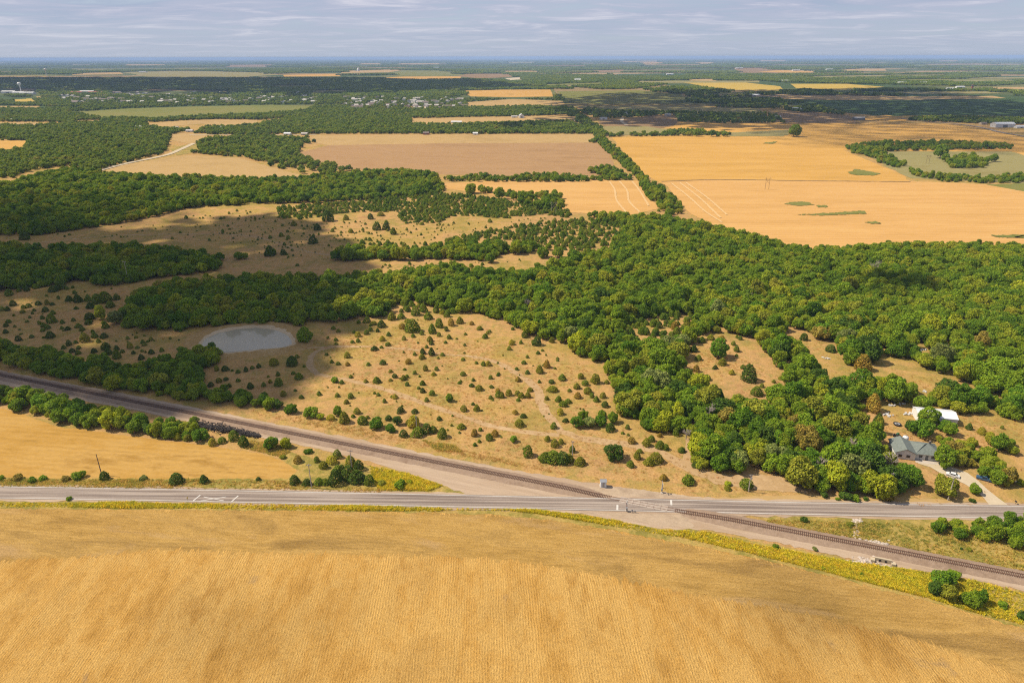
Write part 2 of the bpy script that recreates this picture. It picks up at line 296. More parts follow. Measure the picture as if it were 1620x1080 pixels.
sheet('gravel_bed', [(-300, 520), (-80, 570), (0, 586), (100, 605), (200, 623), (300, 643), (405, 664), (505, 683), (605, 703), (705, 723), (805, 742), (900, 758), (980, 770), (1060, 780), (1120, 788), (1200, 798), (1120, 806), (1215, 828), (1300, 846), (1415, 868), (1620, 910), (1760, 942), (2000, 1000), (2000, 1040), (1760, 974), (1620, 934), (1500, 908), (1415, 896), (1330, 880), (1250, 862), (1120, 838), (1040, 836), (980, 824), (900, 808), (760, 788), (700, 768), (605, 736), (505, 710), (405, 690), (330, 674), (200, 646), (100, 628), (0, 608), (-80, 596), (-300, 560)], M_GRAV, .016)
sheet('crossing_apron', [(900, 788), (930, 770), (990, 772), (1060, 780), (1130, 790), (1180, 797), (1120, 808), (1090, 822), (1100, 834), (1040, 832), (985, 820), (930, 808)], M_PADG, .02)
# far fields (outline, material)
FIELDS = [
 ('field', [(470, 243), (520, 230), (600, 227), (700, 227), (930, 226), (958, 228), (965, 245), (972, 262), (985, 272), (930, 279), (820, 279), (700, 276), (640, 272), (560, 268), (500, 258)], M_PLOW),
 ('field', [(480, 222), (500, 214), (700, 213), (940, 212), (942, 222), (930, 226), (700, 227), (520, 230)], M_TANF),
 ('field', [(703, 291), (760, 287), (900, 284), (1008, 286), (1020, 300), (1042, 330), (1000, 340), (930, 338), (880, 334), (820, 316), (750, 304), (705, 299)], M_PEACH),
 ('field', [(968, 217), (1160, 214), (1020, 199), (1040, 192), (1140, 195), (1330, 194), (1450, 195), (1500, 197), (1560, 206), (1640, 222), (1900, 262), (1900, 275), (1620, 246), (1605, 241), (1335, 238), (1370, 253), (1425, 275), (1440, 288), (1500, 290), (1120, 286), (1048, 290), (1010, 272), (985, 240)], M_GOLD),
 ('field', [(1048, 288), (1120, 284), (1440, 287), (1500, 289), (1560, 292), (1620, 303), (1900, 330), (1900, 400), (1620, 400), (1300, 402), (1200, 388), (1130, 356), (1095, 340), (1078, 322)], M_PEACH),
 ('field', [(1360, 240), (1600, 240), (1620, 246), (1900, 276), (1900, 300), (1620, 291), (1440, 282), (1400, 262)], M_PALEP),
 ('field', [(1560, 292), (1640, 290), (1900, 300), (1900, 322), (1620, 303)], M_GRNF),
 ('field', [(115, 178), (200, 172), (300, 169), (430, 166), (495, 168), (480, 175), (430, 180), (370, 182), (250, 187), (160, 185)], M_GRNF),
 ('field', [(220, 197), (290, 191), (340, 189), (408, 190), (405, 197), (370, 201), (320, 196), (250, 202)], M_TANF),
 ('field', [(155, 273), (200, 260), (262, 250), (300, 246), (380, 250), (420, 262), (480, 279), (440, 284), (360, 284), (250, 278)], M_TANF),
 ('field', [(-200, 221), (45, 223), (40, 238), (15, 241), (-200, 236)], M_GOLD),
 ('field', [(270, 212), (330, 211), (320, 222), (300, 228), (272, 222)], M_TANF),
 ('field', [(268, 236), (310, 226), (318, 240), (280, 246)], M_VERGE),
 ('field', [(-200, 168), (62, 168), (62, 172), (-200, 173)], M_TANF),
 ('field', [(-200, 194), (60, 194), (62, 199), (-200, 200)], M_TANF),
 ('field', [(22, 158), (50, 156), (57, 161), (24, 161)], M_YELF),
 ('field', [(650, 197), (655, 188), (720, 186), (830, 184), (912, 185), (912, 192), (850, 193), (700, 198)], M_TANF),
 ('field', [(117, 191), (160, 190), (165, 195), (120, 195)], M_TANF),
 ('field', [(730, 144), (800, 142), (870, 142), (876, 153), (810, 154), (745, 153)], M_GOLD),
 ('field', [(738, 162), (810, 157), (890, 160), (895, 168), (740, 171)], M_TANF),
 ('field', [(880, 145), (1010, 143), (1080, 150), (1085, 158), (950, 166), (900, 160)], M_GRNF),
 ('field', [(1080, 131), (1170, 130), (1235, 137), (1242, 144), (1180, 144), (1120, 138)], M_YELF),
 ('field', [(1250, 133), (1340, 133), (1400, 138), (1330, 143), (1260, 140)], M_YELF),
 ('field', [(1225, 151), (1400, 153), (1570, 152), (1600, 157), (1400, 160), (1240, 157)], M_TANF),
 ('field', [(1275, 159), (1450, 158), (1620, 155), (1900, 156), (1900, 190), (1500, 182), (1400, 184), (1340, 179)], M_DKGF),
 ('field', [(1225, 178), (1290, 178), (1345, 183), (1360, 195), (1240, 195)], M_BRNF),
 ('field', [(1368, 186), (1400, 182), (1445, 188), (1430, 193), (1370, 191)], M_GOLD),
 ('field', [(945, 192), (1062, 181), (1075, 190), (1065, 200), (1030, 206), (960, 206)], M_BRNF),
 ('field', [(950, 200), (1020, 200), (1060, 206), (1050, 213), (965, 214)], M_PALEP),
 ('field', [(900, 168), (1060, 168), (1200, 172), (1210, 181), (960, 176)], M_PALEP),
 ('field', [(-200, 121), (75, 120), (78, 122.5), (-200, 124)], M_TANF),
 ('field', [(112, 116.5), (190, 114.5), (195, 118), (114, 119)], M_TANF),
 ('field', [(195, 114.5), (270, 112.5), (330, 113), (420, 115), (440, 119), (370, 122.5), (245, 124)], M_PALEP),
 ('field', [(448, 119), (535, 117), (537, 121), (450, 121.5)], M_GOLD),
 ('field', [(540, 112.5), (610, 110.5), (640, 111), (615, 115), (540, 116)], M_TANF),
 ('field', [(612, 116), (640, 111.5), (700, 112), (735, 119), (690, 121), (630, 120)], M_GRNF),
 ('field', [(605, 123), (640, 121.5), (730, 121), (728, 124.5), (640, 126)], M_GOLD),
 ('field', [(722, 121), (740, 117), (805, 117), (815, 122), (760, 124.5)], M_BRNF),
 ('field', [(800, 124), (825, 122.5), (828, 126), (805, 127.5)], M_DRIVE),
 ('field', [(1005, 128.5), (1200, 128), (1200, 131), (1008, 131.5)], M_PALEP),
 ('field', [(1160, 108), (1200, 107.5), (1240, 112), (1230, 117), (1170, 115)], M_BRNF),
 ('field', [(1200, 114), (1235, 111), (1300, 114), (1260, 116)], M_GOLD),
 ('field', [(1090, 126), (1130, 125), (1135, 128.5), (1092, 128)], M_TANF),
 ('field', [(195, 102.6), (260, 102.2), (262, 103.8), (196, 104.2)], M_TANF),
 ('field', [(355, 103), (430, 102.3), (428, 105.5), (360, 106.2)], M_BRNF),
 ('field', [(570, 100.5), (605, 100.3), (603, 102.3), (566, 102.2)], M_TANF), ('field', [(630, 100.6), (695, 100.4), (695, 102.2), (628, 102.4)], M_TANF),
 ('field', [(940, 111.5), (985, 110.8), (985, 114.5), (938, 115)], M_BRNF), ('field', [(1012, 99.2), (1048, 99), (1048, 101), (1014, 101.4)], M_GOLD),
 ('field', [(1100, 99), (1130, 98.8), (1130, 101), (1102, 101.3)], M_TANF), ('field', [(1335, 110.3), (1400, 109.6), (1402, 112.4), (1336, 112.8)], M_TANF),
 ('field', [(145, 94.6), (205, 94.3), (204, 95.6), (146, 95.8)], M_TANF), ('field', [(1384, 91.2), (1414, 90.9), (1413, 92.8), (1383, 93)], M_DRIVE), ('field', [(1480, 96.3), (1520, 95.9), (1520, 97.4), (1481, 97.8)], M_TANF),
 ('field', [(1200, 95.6), (1245, 95.3), (1245, 96.6), (1202, 97)], M_TANF), ('field', [(980, 97), (1040, 96.6), (1040, 98), (983, 98.4)], M_TANF),
 ('field', [(800, 98.4), (850, 98), (846, 99.6), (802, 99.9)], M_PALEP), ('field', [(1570, 138), (1620, 138), (1780, 139), (1780, 143), (1575, 142)], M_TANF),
]
r5 = random.Random(5)
for k in range(90):
    y = 92.6 + 33 * r5.random()**1.35; x = r5.uniform(-80, 1700); w_ = r5.uniform(25, 120) * (.6 + (y - 92) / 40); h_ = max(.35, (y - 90) * r5.uniform(.035, .085)); sh = (810 - x) * .012 * h_
    q = [(x, y), (x + w_, y - .0026 * w_), (x + w_ + sh * r5.uniform(.5, 3), y + h_), (x + sh * r5.uniform(.5, 3), y + h_)]
    if all(not (p[1][0][0] - 90 < x < p[1][0][0] + 120 and abs(p[1][0][1] - y) < 3.5) for p in FIELDS): FIELDS.append(('field', q, r5.choice((M_GRNF, M_PALEP, M_PALEP, M_TANF, M_TANF, M_BRNF, M_DKGF, M_GRNF))))
for q, mt in (([(1130, 147), (1180, 146), (1186, 149), (1135, 150)], M_GRNF), ([(1420, 146), (1560, 145), (1590, 148), (1440, 149.5)], M_PALEP), ([(930, 152), (1010, 149), (1050, 152), (960, 156)], M_GRNF), ([(1500, 128), (1600, 127), (1612, 129), (1505, 130)], M_PALEP), ([(860, 134), (950, 131), (960, 133), (870, 136)], M_GRNF), ([(1280, 121), (1400, 119), (1405, 121), (1290, 123)], M_PALEP), ([(420, 136), (480, 135), (520, 137), (440, 138)], M_GRNF), ([(490, 144), (545, 143), (560, 145.5), (500, 146)], M_PALEP)): FIELDS.append(('field', q, mt))
for i, (nm, poly, mt) in enumerate(FIELDS):
    far = min(p[1] for p in poly) < 135
    sheet(nm, poly, mt, (.25 if far else .03) + .006 * i, jit=.8, step=5)
for i, poly in enumerate(([(1240, 323), (1258, 320), (1280, 320), (1284, 325), (1262, 326)], [(1262, 340), (1320, 337), (1365, 334), (1368, 339), (1300, 341)], [(1368, 352), (1385, 351), (1396, 354), (1380, 355)], [(1292, 326), (1307, 325), (1308, 328), (1294, 329)], [(1566, 373), (1640, 371), (1640, 377), (1580, 376)], [(1340, 274), (1352, 268), (1366, 270), (1392, 275), (1384, 278), (1350, 277)], [(1258, 204), (1244, 206), (1160, 210), (1150, 216), (1240, 216)], [(1215, 226), (1228, 224.5), (1224, 228), (1205, 227.5)])): sheet('weed_patch', poly, M_GRNF if i != 6 else M_PALEP, .42 + .006 * i, jit=1.6, step=2)
for i, pts in enumerate(([(964, 287), (972, 300), (976, 318), (990, 336)], [(980, 287), (992, 302), (996, 320), (1012, 336)], [(1000, 287), (1012, 302), (1026, 326)], [(1062, 290), (1090, 312), (1120, 338), (1142, 352)], [(1075, 289), (1105, 312), (1140, 345)], [(1085, 289), (1120, 314), (1150, 340)])): ribbon('wheel_track', pts, 2.4, M_TRK, .3 + .01 * i, .2)
ribbon('field_margin', [(1046, 287.5), (1120, 285), (1280, 286.5), (1440, 288)], 3, M_BRNF, .36, .6)
# trails and lanes
ribbon('dirt_path', [(560, 548), (520, 549), (500, 556), (491, 570), (494, 585), (510, 593), (540, 599), (600, 613), (660, 634), (720, 655), (790, 676), (840, 684), (885, 688)], 3.2, M_DIRT, .008, .35)
ribbon('dirt_path', [(470, 551), (560, 548), (640, 552), (700, 560), (760, 566), (790, 575), (822, 593), (848, 614), (858, 642), (874, 666), (892, 684), (930, 695), (1000, 704), (1050, 717), (1078, 733), (1105, 748), (1150, 755)], [2, 2.2, 2.6, 3, 4, 4.4, 5, 5], M_DIRT, .012, .4)
ribbon('dirt_path', [(1092, 694), (1088, 715), (1090, 735), (1104, 750)], 4, M_DIRT, .016, .5)
sheet('dirt_path', [(1100, 742), (1130, 752), (1190, 750), (1230, 752), (1262, 768), (1280, 779), (1200, 775), (1130, 765)], M_DIRT, .020)
ribbon('dirt_path', [(40, 386), (90, 381), (160, 374), (250, 371), (380, 372), (520, 403), (640, 406)], 2.2, M_DIRT, .008, .5)
ribbon('gravel_road', [(135, 277), (165, 268), (200, 259), (240, 251), (262, 246), (285, 237), (307, 227)], 9, M_DRIVE, .5)
ribbon('gravel_road', [(112, 197), (100, 190), (88, 177), (78, 168), (70, 160), (60, 153)], 14, M_TANF, .5)
ribbon('gravel_road', [(300, 214), (360, 214), (500, 213.5)], 7, M_DRIVE, .4)
ribbon('gravel_road', [(895, 191), (918, 192), (925, 198), (931, 206)], 9, M_DRIVE, .5); ribbon('gravel_road', [(985, 187), (984, 193), (991, 198)], 9, M_DRIVE, .5)
ribbon('road', [(1420, 187), (1460, 192), (1500, 195), (1540, 200), (1590, 211), (1640, 219), (1760, 240)], 9, M_ASPH, .6)
ribbon('driveway', [(1455, 727), (1480, 735), (1510, 748), (1535, 762), (1560, 782), (1582, 800)], [6, 6, 8, 6, 5.5, 8], M_DRIVE, .028, .4)
# highway
RT = [(-400, 766.5), (0, 771.5), (405, 776.5), (605, 781.5), (810, 787.5), (1050, 791.5), (1200, 796.5), (1455, 800), (1620, 801.5), (2000, 804)]
RB = [(-400, 783), (0, 787.5), (405, 793.5), (605, 798), (810, 802.5), (1050, 806), (1200, 809.5), (1455, 816), (1620, 818.5), (2000, 824)]
A_, B_ = Gn(RT), Gn(RB); mid = (A_ + B_) / 2
fit = np.polyfit(mid[:, 0], mid[:, 1], 3)
RX = np.arange(-330, 340, 5.0); RY = np.polyval(fit, RX)
road_mid = np.c_[RX, RY]; RW = float(np.median(np.hypot(*(A_ - B_).T)))
def road_at(px, py, off=0):
    g = G(px, py); i = int(np.argmin(np.hypot(RX - g[0], RY - g[1]))); return Vector((g[0], np.polyval(fit, g[0]) + off, 0))
ribbon('gravel_shoulder', road_mid, 7.2 + 3.2, M_GRAV, .024, .3, px=False, step=3)
ribbon('road', road_mid, 7.2 + .9, M_ASPH, .032, .05, px=False, step=3)
for s_ in (-1, 1): ribbon('road_marking', road_mid + np.array((0, s_ * 3.45)), .26, M_ROADW, .037, 0, px=False, step=3)
mk = MB()
def flat(m_, pts, z=.15): m_.add([(p[0], p[1], z) for p in pts], [tuple(range(len(pts)))])
def bar(m_, p, q, w):
    p, q = Vector(p[:2]), Vector(q[:2]); n = (q - p).orthogonal().normalized() * w / 2; flat(m_, [p + n, p - n, q - n, q + n][::-1] if (q - p).cross(n) > 0 else [p + n, p - n, q - n, q + n])
for x in (311, 372): c = road_at(x, 786); bar(mk, (c.x - .2, c.y - 3.3), (c.x + .9, c.y + .3), .5)
c = road_at(340, 786); bar(mk, (c.x - 4.2, c.y - .6), (c.x + 4.2, c.y - 3.0), .3)
mk2 = MB(); bar(mk2, (c.x - 4.2, c.y - 3.0), (c.x + 4.2, c.y - .6), .3)
c = road_at(976, 799); bar(mk, (c.x - .3, c.y - 3.3), (c.x + .2, c.y - .3), .7); c = road_at(1062, 795); bar(mk, (c.x - .3, c.y + .3), (c.x + .2, c.y + 3.3), .7)
for x in range(-320, 330, 12):
    y = float(np.polyval(fit, x))
    if False: bar(mk, (x, y), (x + 3, float(np.polyval(fit, x + 3))), .14)
tag(link('road_marking', mesh('road_marking', mk.v, mk.f, M_ROADW)), kind='structure')
mk2.v = [(p[0], p[1], p[2] + .003) for p in mk2.v]; tag(link('road_marking', mesh('road_marking', mk2.v, mk2.f, M_ROADW)), kind='structure')
# ------------------------------------------------------------------ pond
POND = [(318, 545), (325, 536), (345, 527), (375, 521), (405, 518.5), (435, 522), (452, 529), (461, 538), (462, 544), (452, 549), (430, 551), (405, 553), (380, 556), (352, 557.5), (330, 554)]
M_WATER, t, b = newmat('pond_water'); b.inputs['Base Color'].default_value = (.31, .27, .19, 1); b.inputs['Roughness'].default_value = .12; b.inputs['IOR'].default_value = 1.33; b.inputs['Specular IOR Level'].default_value = .5
pos = N(t, 'ShaderNodeNewGeometry').outputs['Position']; bp = N(t, 'ShaderNodeBump', i_Strength=.12, i_Distance=.05); L(t, noise(t, pos, 1.2, 3), bp.inputs['Height']); L(t, bp.outputs[0], b.inputs['Normal'])
sheet('water', POND, M_WATER, .03, jit=.25, step=6)
pw = Gn(POND); pc = pw.mean(0); K = 72
ang = np.unwrap(np.arctan2(*(pw - pc).T[::-1])); rad = np.hypot(*(pw - pc).T); o_ = np.argsort(ang % (2 * math.pi)); aa = (ang % (2 * math.pi))[o_]; rr = rad[o_]
bv = []; th = np.linspace(0, 2 * math.pi, K, endpoint=False); rb = np.interp(th, np.r_[aa - 2 * math.pi, aa, aa + 2 * math.pi], np.r_[rr, rr, rr])
prof = [(-1.5, -.02), (.9, .25), (2.6, .9), (6, 1.7), (9, .9), (14, -.02)]
for k_, (o, z) in enumerate(prof):
    for i in range(K):
        far = .5 + .5 * math.sin(th[i]); right = .5 + .5 * math.cos(th[i]); am = .25 + .75 * max(far, right * .8) ; j = random.uniform(-1.1, 1.1) * min(1, k_ * .5)
        bv.append((pc[0] + (rb[i] + o * (.45 + .55 * am) + j) * math.cos(th[i]), pc[1] + (rb[i] + o * (.45 + .55 * am) + j) * math.sin(th[i]), z * am if z > 0 else z))
bf = [(r * K + i, r * K + (i + 1) % K, (r + 1) * K + (i + 1) % K, (r + 1) * K + i) for r in range(len(prof) - 1) for i in range(K)]
bf = [f[::-1] for f in bf]
M_MUD = soil('pale_mud', [(.58, .44, .30), (.68, .54, .39)], .1, .5, 1.5, .15)
tag(link('pond_bank', mesh('pond_bank', bv, bf, [M_BANK, M_MUD], True, [1 if i < 2 * K else 0 for i in range(len(bf))])), kind='structure')
# ------------------------------------------------------------------ railway
TR = [(-300, 530), (-120, 570), (0, 595), (100, 615), (200, 634), (300, 654), (405, 676), (505, 696), (605, 717), (705, 736.5), (805, 755.5), (900, 773), (962, 785), (1015, 797), (1065, 808), (1130, 819.5), (1215, 835.5), (1275, 847), (1415, 874), (1450, 881), (1620, 914), (1800, 950), (2000, 991)]
TP = Gn(TR); s = np.r_[0, np.cumsum(np.hypot(*np.diff(TP, axis=0).T))]; cf = [np.polyfit(s, TP[:, i], 5) for i in (0, 1)]
u = np.arange(0, s[-1], .62); TX = np.c_[np.polyval(cf[0], u), np.polyval(cf[1], u)]; TT = np.gradient(TX, axis=0); TT /= np.linalg.norm(TT, axis=1)[:, None]; TN = np.c_[-TT[:, 1], TT[:, 0]]
XC = np.array(road_at(1012, 797))[:2]; dxc = np.hypot(*(TX - XC).T); sm = np.clip((dxc - 9) / 26, 0, 1); TH = .75 * sm * sm * (3 - 2 * sm)
M_BALL = soil('ballast', [(0.289, 0.203, 0.159), (0.357, 0.261, 0.211), (0.246, 0.168, 0.130)], .08, .5, 3.5, .3, bump=.08)
M_TIE = plain('creosoted_timber', (.115, .072, .052), .9, .35, 1.5); M_RAIL = plain('rusty_rail', (.20, .10, .06), .6, .3, 2, .0)
sub = slice(0, None, 3); n = len(TX[sub]); bv = []
for o, z in ((-4.2, -.05), (-1.75, 1), (1.75, 1), (4.2, -.05)):
    for p, nn, h in zip(TX[sub], TN[sub], TH[sub]):
        j = random.uniform(-.25, .25); bv.append((p[0] + nn[0] * (o + (j if z < 0 else 0)), p[1] + nn[1] * (o + (j if z < 0 else 0)), (h + .0) if z == 1 else -.05))
bf = [(r * n + i, (r + 1) * n + i, (r + 1) * n + i + 1, r * n + i + 1) for r in range(3) for i in range(n - 1)]; bf = [f[::-1] for f in bf]
tag(link('railway_bed', mesh('railway_bed', bv, bf, M_BALL)), kind='structure')
trk = tag(link('railway_track', None, loc=(XC[0], XC[1], 0)), 'single railway track on brown timber sleepers running across the highway', 'railway')
def rel(p): return (p[0] - XC[0], p[1] - XC[1])
for sd in (-.75, .75):
    v = []; n = len(TX)
    for du, dz in ((-.065, .17), (.065, .17), (.065, .36), (-.065, .36)):
        for p, nn, h in zip(TX, TN, TH): q = rel(p + nn * (sd + du)); v.append((q[0], q[1], h + dz - .12))
    f = [(r * n + i, r * n + i + 1, ((r + 1) % 4) * n + i + 1, ((r + 1) % 4) * n + i) for r in range(4) for i in range(n - 1)]
    link('rail', mesh('rail', v, f, M_RAIL, True), trk)
tie = MB().box(-.13, -1.3, -.10, .13, 1.3, .10).mesh('sleeper', M_TIE)
near = [i for i in range(len(TX)) if dxc[i] > 10.5]; tpx = PX(np.c_[TX, TH]); vis = [i for i in near if -5 < tpx[i, 0] < 1625]
vis.sort(key=lambda i: TX[i, 1]); first = set(vis[:100]); restb = MB()
for i in near:
    a = math.atan2(TT[i, 1], TT[i, 0]) + random.gauss(0, .015); q = rel(TX[i])
    if i in first:
        o = link('sleeper', tie, trk, (q[0], q[1], TH[i] + .0)); o.rotation_euler.z = a
    else: restb.box(q[0] - .13, q[1] - 1.3, TH[i] - .10, q[0] + .13, q[1] + 1.3, TH[i] + .10, 0, a, q)
tag(restb.obj('sleeper_row', M_TIE, trk), kind='stuff')
M_CONC = plain('concrete', (.52, .45, .38), .85, .12, .7); M_WHITE = plain('white_paint', (.78, .77, .74), .5, .05, .5); M_STEEL = plain('galvanised_steel', (.45, .46, .47), .45, .1, 1, .6)
M_BLACK = plain('black_paint', (.02, .02, .022), .5, .1); M_REDP = plain('red_lens', (.35, .02, .02), .3, .1)
M_PANEL = plain('worn_concrete', (.40, .33, .27), .9, .2, .9); pan = MB()
for i in range(len(TX) - 4):
    if dxc[i] < 9.5 and dxc[i + 4] < 10.5 and i % 4 == 0:
        p = rel((TX[i] + TX[i + 3]) / 2); a = math.atan2(TT[i, 1], TT[i, 0])
        for y0, y1 in ((-.66, .66), (-1.75, -.84), (.84, 1.75)): pan.box(p[0] - 1.2, p[1] + y0, .03, p[0] + 1.2, p[1] + y1, .19, 0, a, p)
po = pan.obj('level_crossing', M_PANEL); po.location = (XC[0], XC[1], 0); tag(po, 'pale concrete crossing deck set between the rails where the highway crosses', 'level crossing')
def signal(px, py, label, face):
    x, y = G(px, py); r = tag(link('crossing_signal', None, loc=(x, y, 0)), label, 'railway signal', 'signals at the level crossing'); r.rotation_euler.z = face
    MB().tube([(0, 0, .0), (0, 0, 4.3)], .09).obj('mast', M_STEEL, r); MB().box(-.45, -.45, .0, .45, .45, .35).obj('base', M_CONC, r)
    cb = MB()
    for s_ in (-1, 1):
        d = Vector((1, 0, s_ * .85)).normalized(); e = Vector((-d.z, 0, d.x)) * .12; c0 = Vector((0, -.14 - .03 * (s_ > 0), 3.95))
        q = [c0 - d * .62 - e, c0 + d * .62 - e, c0 + d * .62 + e, c0 - d * .62 + e]; cb.add(q + [k + Vector((0, .02, 0)) for k in q], [(0, 1, 2, 3), (7, 6, 5, 4), (0, 4, 5, 1), (1, 5, 6, 2), (2, 6, 7, 3), (3, 7, 4, 0)])
    cb.obj('crossbuck', M_WHITE, r)
    MB().box(-.75, -.06, 2.75, .75, .06, 2.85).obj('light_bar', M_STEEL, r)
    for s_ in (-1, 1):
        bk = MB().tube([(s_ * .62, -.14, 2.8), (s_ * .62, -.02, 2.8)], .3, 14).obj('backboard', M_BLACK, r)
        MB().tube([(s_ * .62, -.30, 2.8), (s_ * .62, -.143, 2.8)], .12, 12).obj('lens', M_REDP, bk)
    MB().box(.14, -.3, .9, .6, .3, 1.7).obj('gate_motor', M_STEEL, r)
    MB().box(.62, -.05, 1.3, .78, .06, 8.3 * .62).obj('gate_arm', M_WHITE, r)
    MB().box(.55, -.12, .5, .85, .12, 1.28).obj('counterweight', M_BLACK, r)
    return r
signal(991, 808, 'level crossing signal with raised gate on the near side of the highway', math.radians(-90))
signal(1047, 780, 'level crossing signal with raised gate on the far side of the highway', math.radians(90))
x, y = G(954, 769); cab = tag(link('signal_cabinet', None, loc=(x, y, 0)), 'small white railway equipment cabinet on gravel beside the track', 'cabinet')
MB().box(-1.1, -.9, .25, 1.1, .9, 2.6).obj('body', M_WHITE, cab); MB().add([(-1.3, -1.1, 2.6), (1.3, -1.1, 2.6), (1.3, 1.1, 2.6), (-1.3, 1.1, 2.6), (-1.3, 0, 2.95), (1.3, 0, 2.95)], [(0, 1, 5, 4), (2, 3, 4, 5), (0, 4, 3), (1, 2, 5), (3, 2, 1, 0)]).obj('roof', M_STEEL, cab)
MB().box(-.4, -.94, .35, .4, -.9, 2.2).obj('door', M_STEEL, cab); MB().box(-1.3, -1.1, 0, 1.3, 1.1, .25).obj('base', M_CONC, cab)
# heap of old sleepers
hp = MB()
for _ in range(420):
    tt = random.random(); px = 312 + 98 * tt; py = 671 + 17 * tt + random.gauss(0, 3.0) * (1 - .5 * tt); q = G(px, py + 2)
    z = max(0, random.uniform(0, 1.7) * (1 - abs(tt - .45) * 1.2)); a = random.gauss(-.55, .5)
    hp.box(q[0] - 1.25, q[1] - .12, z, q[0] + 1.25, q[1] + .12, z + .2, 0, a, q)
tag(hp.obj('sleeper_heap', plain('old_timber', (.035, .028, .025), .9, .4, 1.2)), 'long heap of discarded black railway sleepers beside the track', 'timber heap', kind='stuff')
# culvert and rocks
x, y = G(1396, 889); cu = tag(link('culvert', None, loc=(x, y, 0)), 'pale concrete culvert with two dark pipe mouths under the track', 'culvert'); cu.rotation_euler.z = math.radians(-20)
MB().box(-2.4, -.25, -.1, 2.4, .3, 1.5).box(-3.6, -1.1, -.1, -2.4, .3, .9).box(2.4, -1.1, -.1, 3.6, .3, .9).obj('headwall', M_DRIVE, cu)
for s_ in (-1, 1): MB().tube([(s_ * .85, -.28, .65), (s_ * .85, .1, .65)], .4, 16).obj('pipe', M_BLACK, cu)
def rock(s):
    v, f = ico(1); v = v * (1 + rng.normal(0, .16, (len(v), 1))) * np.array((1, .8, .6)) * s; return v, f
def ico(sub):
    import bmesh
    b_ = bmesh.new(); bmesh.ops.create_icosphere(b_, subdivisions=sub, radius=1); v = np.array([q.co[:] for q in b_.verts]); f = [tuple(k.index for k in q.verts) for q in b_.faces]; b_.free(); return v, f
rk = MB()
for (px, py, n_, sx_, sy_, s_) in ((1365, 888, 130, 26, 6, .55), (1375, 858, 90, 22, 5, .6), (1353, 838, 60, 4, 14, .6), (1356, 824, 40, 5, 3, .8), (1400, 896, 60, 14, 4, .5), (1393, 862, 50, 8, 3, .9)):
    for _ in range(n_):
        q = G(px + random.gauss(0, sx_ * .5), py + random.gauss(0, sy_ * .5)); v, f = rock(s_ * random.uniform(.35, 1.1)); rk.add(v + np.array((q[0], q[1], .05)), f)
tag(rk.obj('rocks', plain('pale_stone', (.50, .42, .35), .9, .25, .6)), 'pale broken rocks lining the drain beside the culvert', 'rocks', kind='stuff')
# ------------------------------------------------------------------ tree kinds
def cards(P, Nn, s, asp=.7):
    n = len(P); a = rng.normal(0, 1, (n, 3)); u = np.cross(Nn, a); u /= np.linalg.norm(u, axis=1)[:, None] + 1e-9; v = np.cross(Nn, u)
    u = u * (s * .5)[:, None]; v = v * (s * .5 * asp)[:, None]; k = Nn * (s * rng.uniform(-.18, .18, n))[:, None]
    V = np.stack([P - u - v + k, P + u - v - k, P + u + v + k, P - u + v - k], 1).reshape(-1, 3); return V, np.arange(4 * n).reshape(-1, 4)
def lumps_to_cards(C, R, n, size, up=.25, rough=.6):
    w = R**2; k = rng.choice(len(C), n * 3, p=w / w.sum()); d = rng.normal(0, 1, (n * 3, 3)); d /= np.linalg.norm(d, axis=1)[:, None]
    P = C[k] + d * (R[k] * np.clip(rng.normal(.93, .12, n * 3), .62, 1.3))[:, None]
    dm = np.linalg.norm(P[:, None] - C[None], axis=2) / R[None]; dm[np.arange(n * 3), k] = 9
    ok = (dm.min(1) > .86) & (P[:, 2] > .12); P, d = P[ok][:n], d[ok][:n]
    q = d + rng.normal(0, rough, P.shape) + np.array((0, 0, up)); q /= np.linalg.norm(q, axis=1)[:, None]
    return cards(P, q, size * rng.uniform(.65, 1.35, len(P)))
def deciduous(seed, n, size, nl=17):
    global rng; keep = rng; rng = np.random.default_rng(seed)
    rx, ry, rz = 4.4 * rng.uniform(.78, 1.2), 4.4 * rng.uniform(.78, 1.2), rng.uniform(2.9, 4.5); zc = rz + rng.uniform(.1, .7)
    C = []; R = []
    for i in range(nl):
        z = 1 - 1.75 * (i + rng.uniform(.1, .9)) / nl; a = i * 2.4 + rng.uniform(-.9, .9); r = math.sqrt(max(0, 1 - z * z)); q = rng.uniform(.42, .86)
        C.append((rx * r * q * math.cos(a), ry * r * q * math.sin(a), zc + rz * z * q)); R.append(rng.uniform(.75, 1.75) * (1 if nl > 15 else 1.35))
    C.append((0, 0, zc)); R.append(2.4); C = np.array(C); R = np.array(R)
    V, Fc = lumps_to_cards(C, R, n, size); rng_ = rng; rng = keep
    tb = MB(); tb.tube([(0, 0, -.2), (.06, .05, zc * .45), (.0, .1, zc * .9)], [.32, .24, .13], 7)
    for i in range(0, nl, 4):
        c = C[i]; z0 = zc * (.35 + .03 * i % .3); tb.tube([(0.04, .04, z0), (c[0] * .45, c[1] * .45, z0 + (c[2] - z0) * .6), tuple(c)], [.13, .09, .04], 5)
    return V, Fc, tb, max(rx, ry) + .6
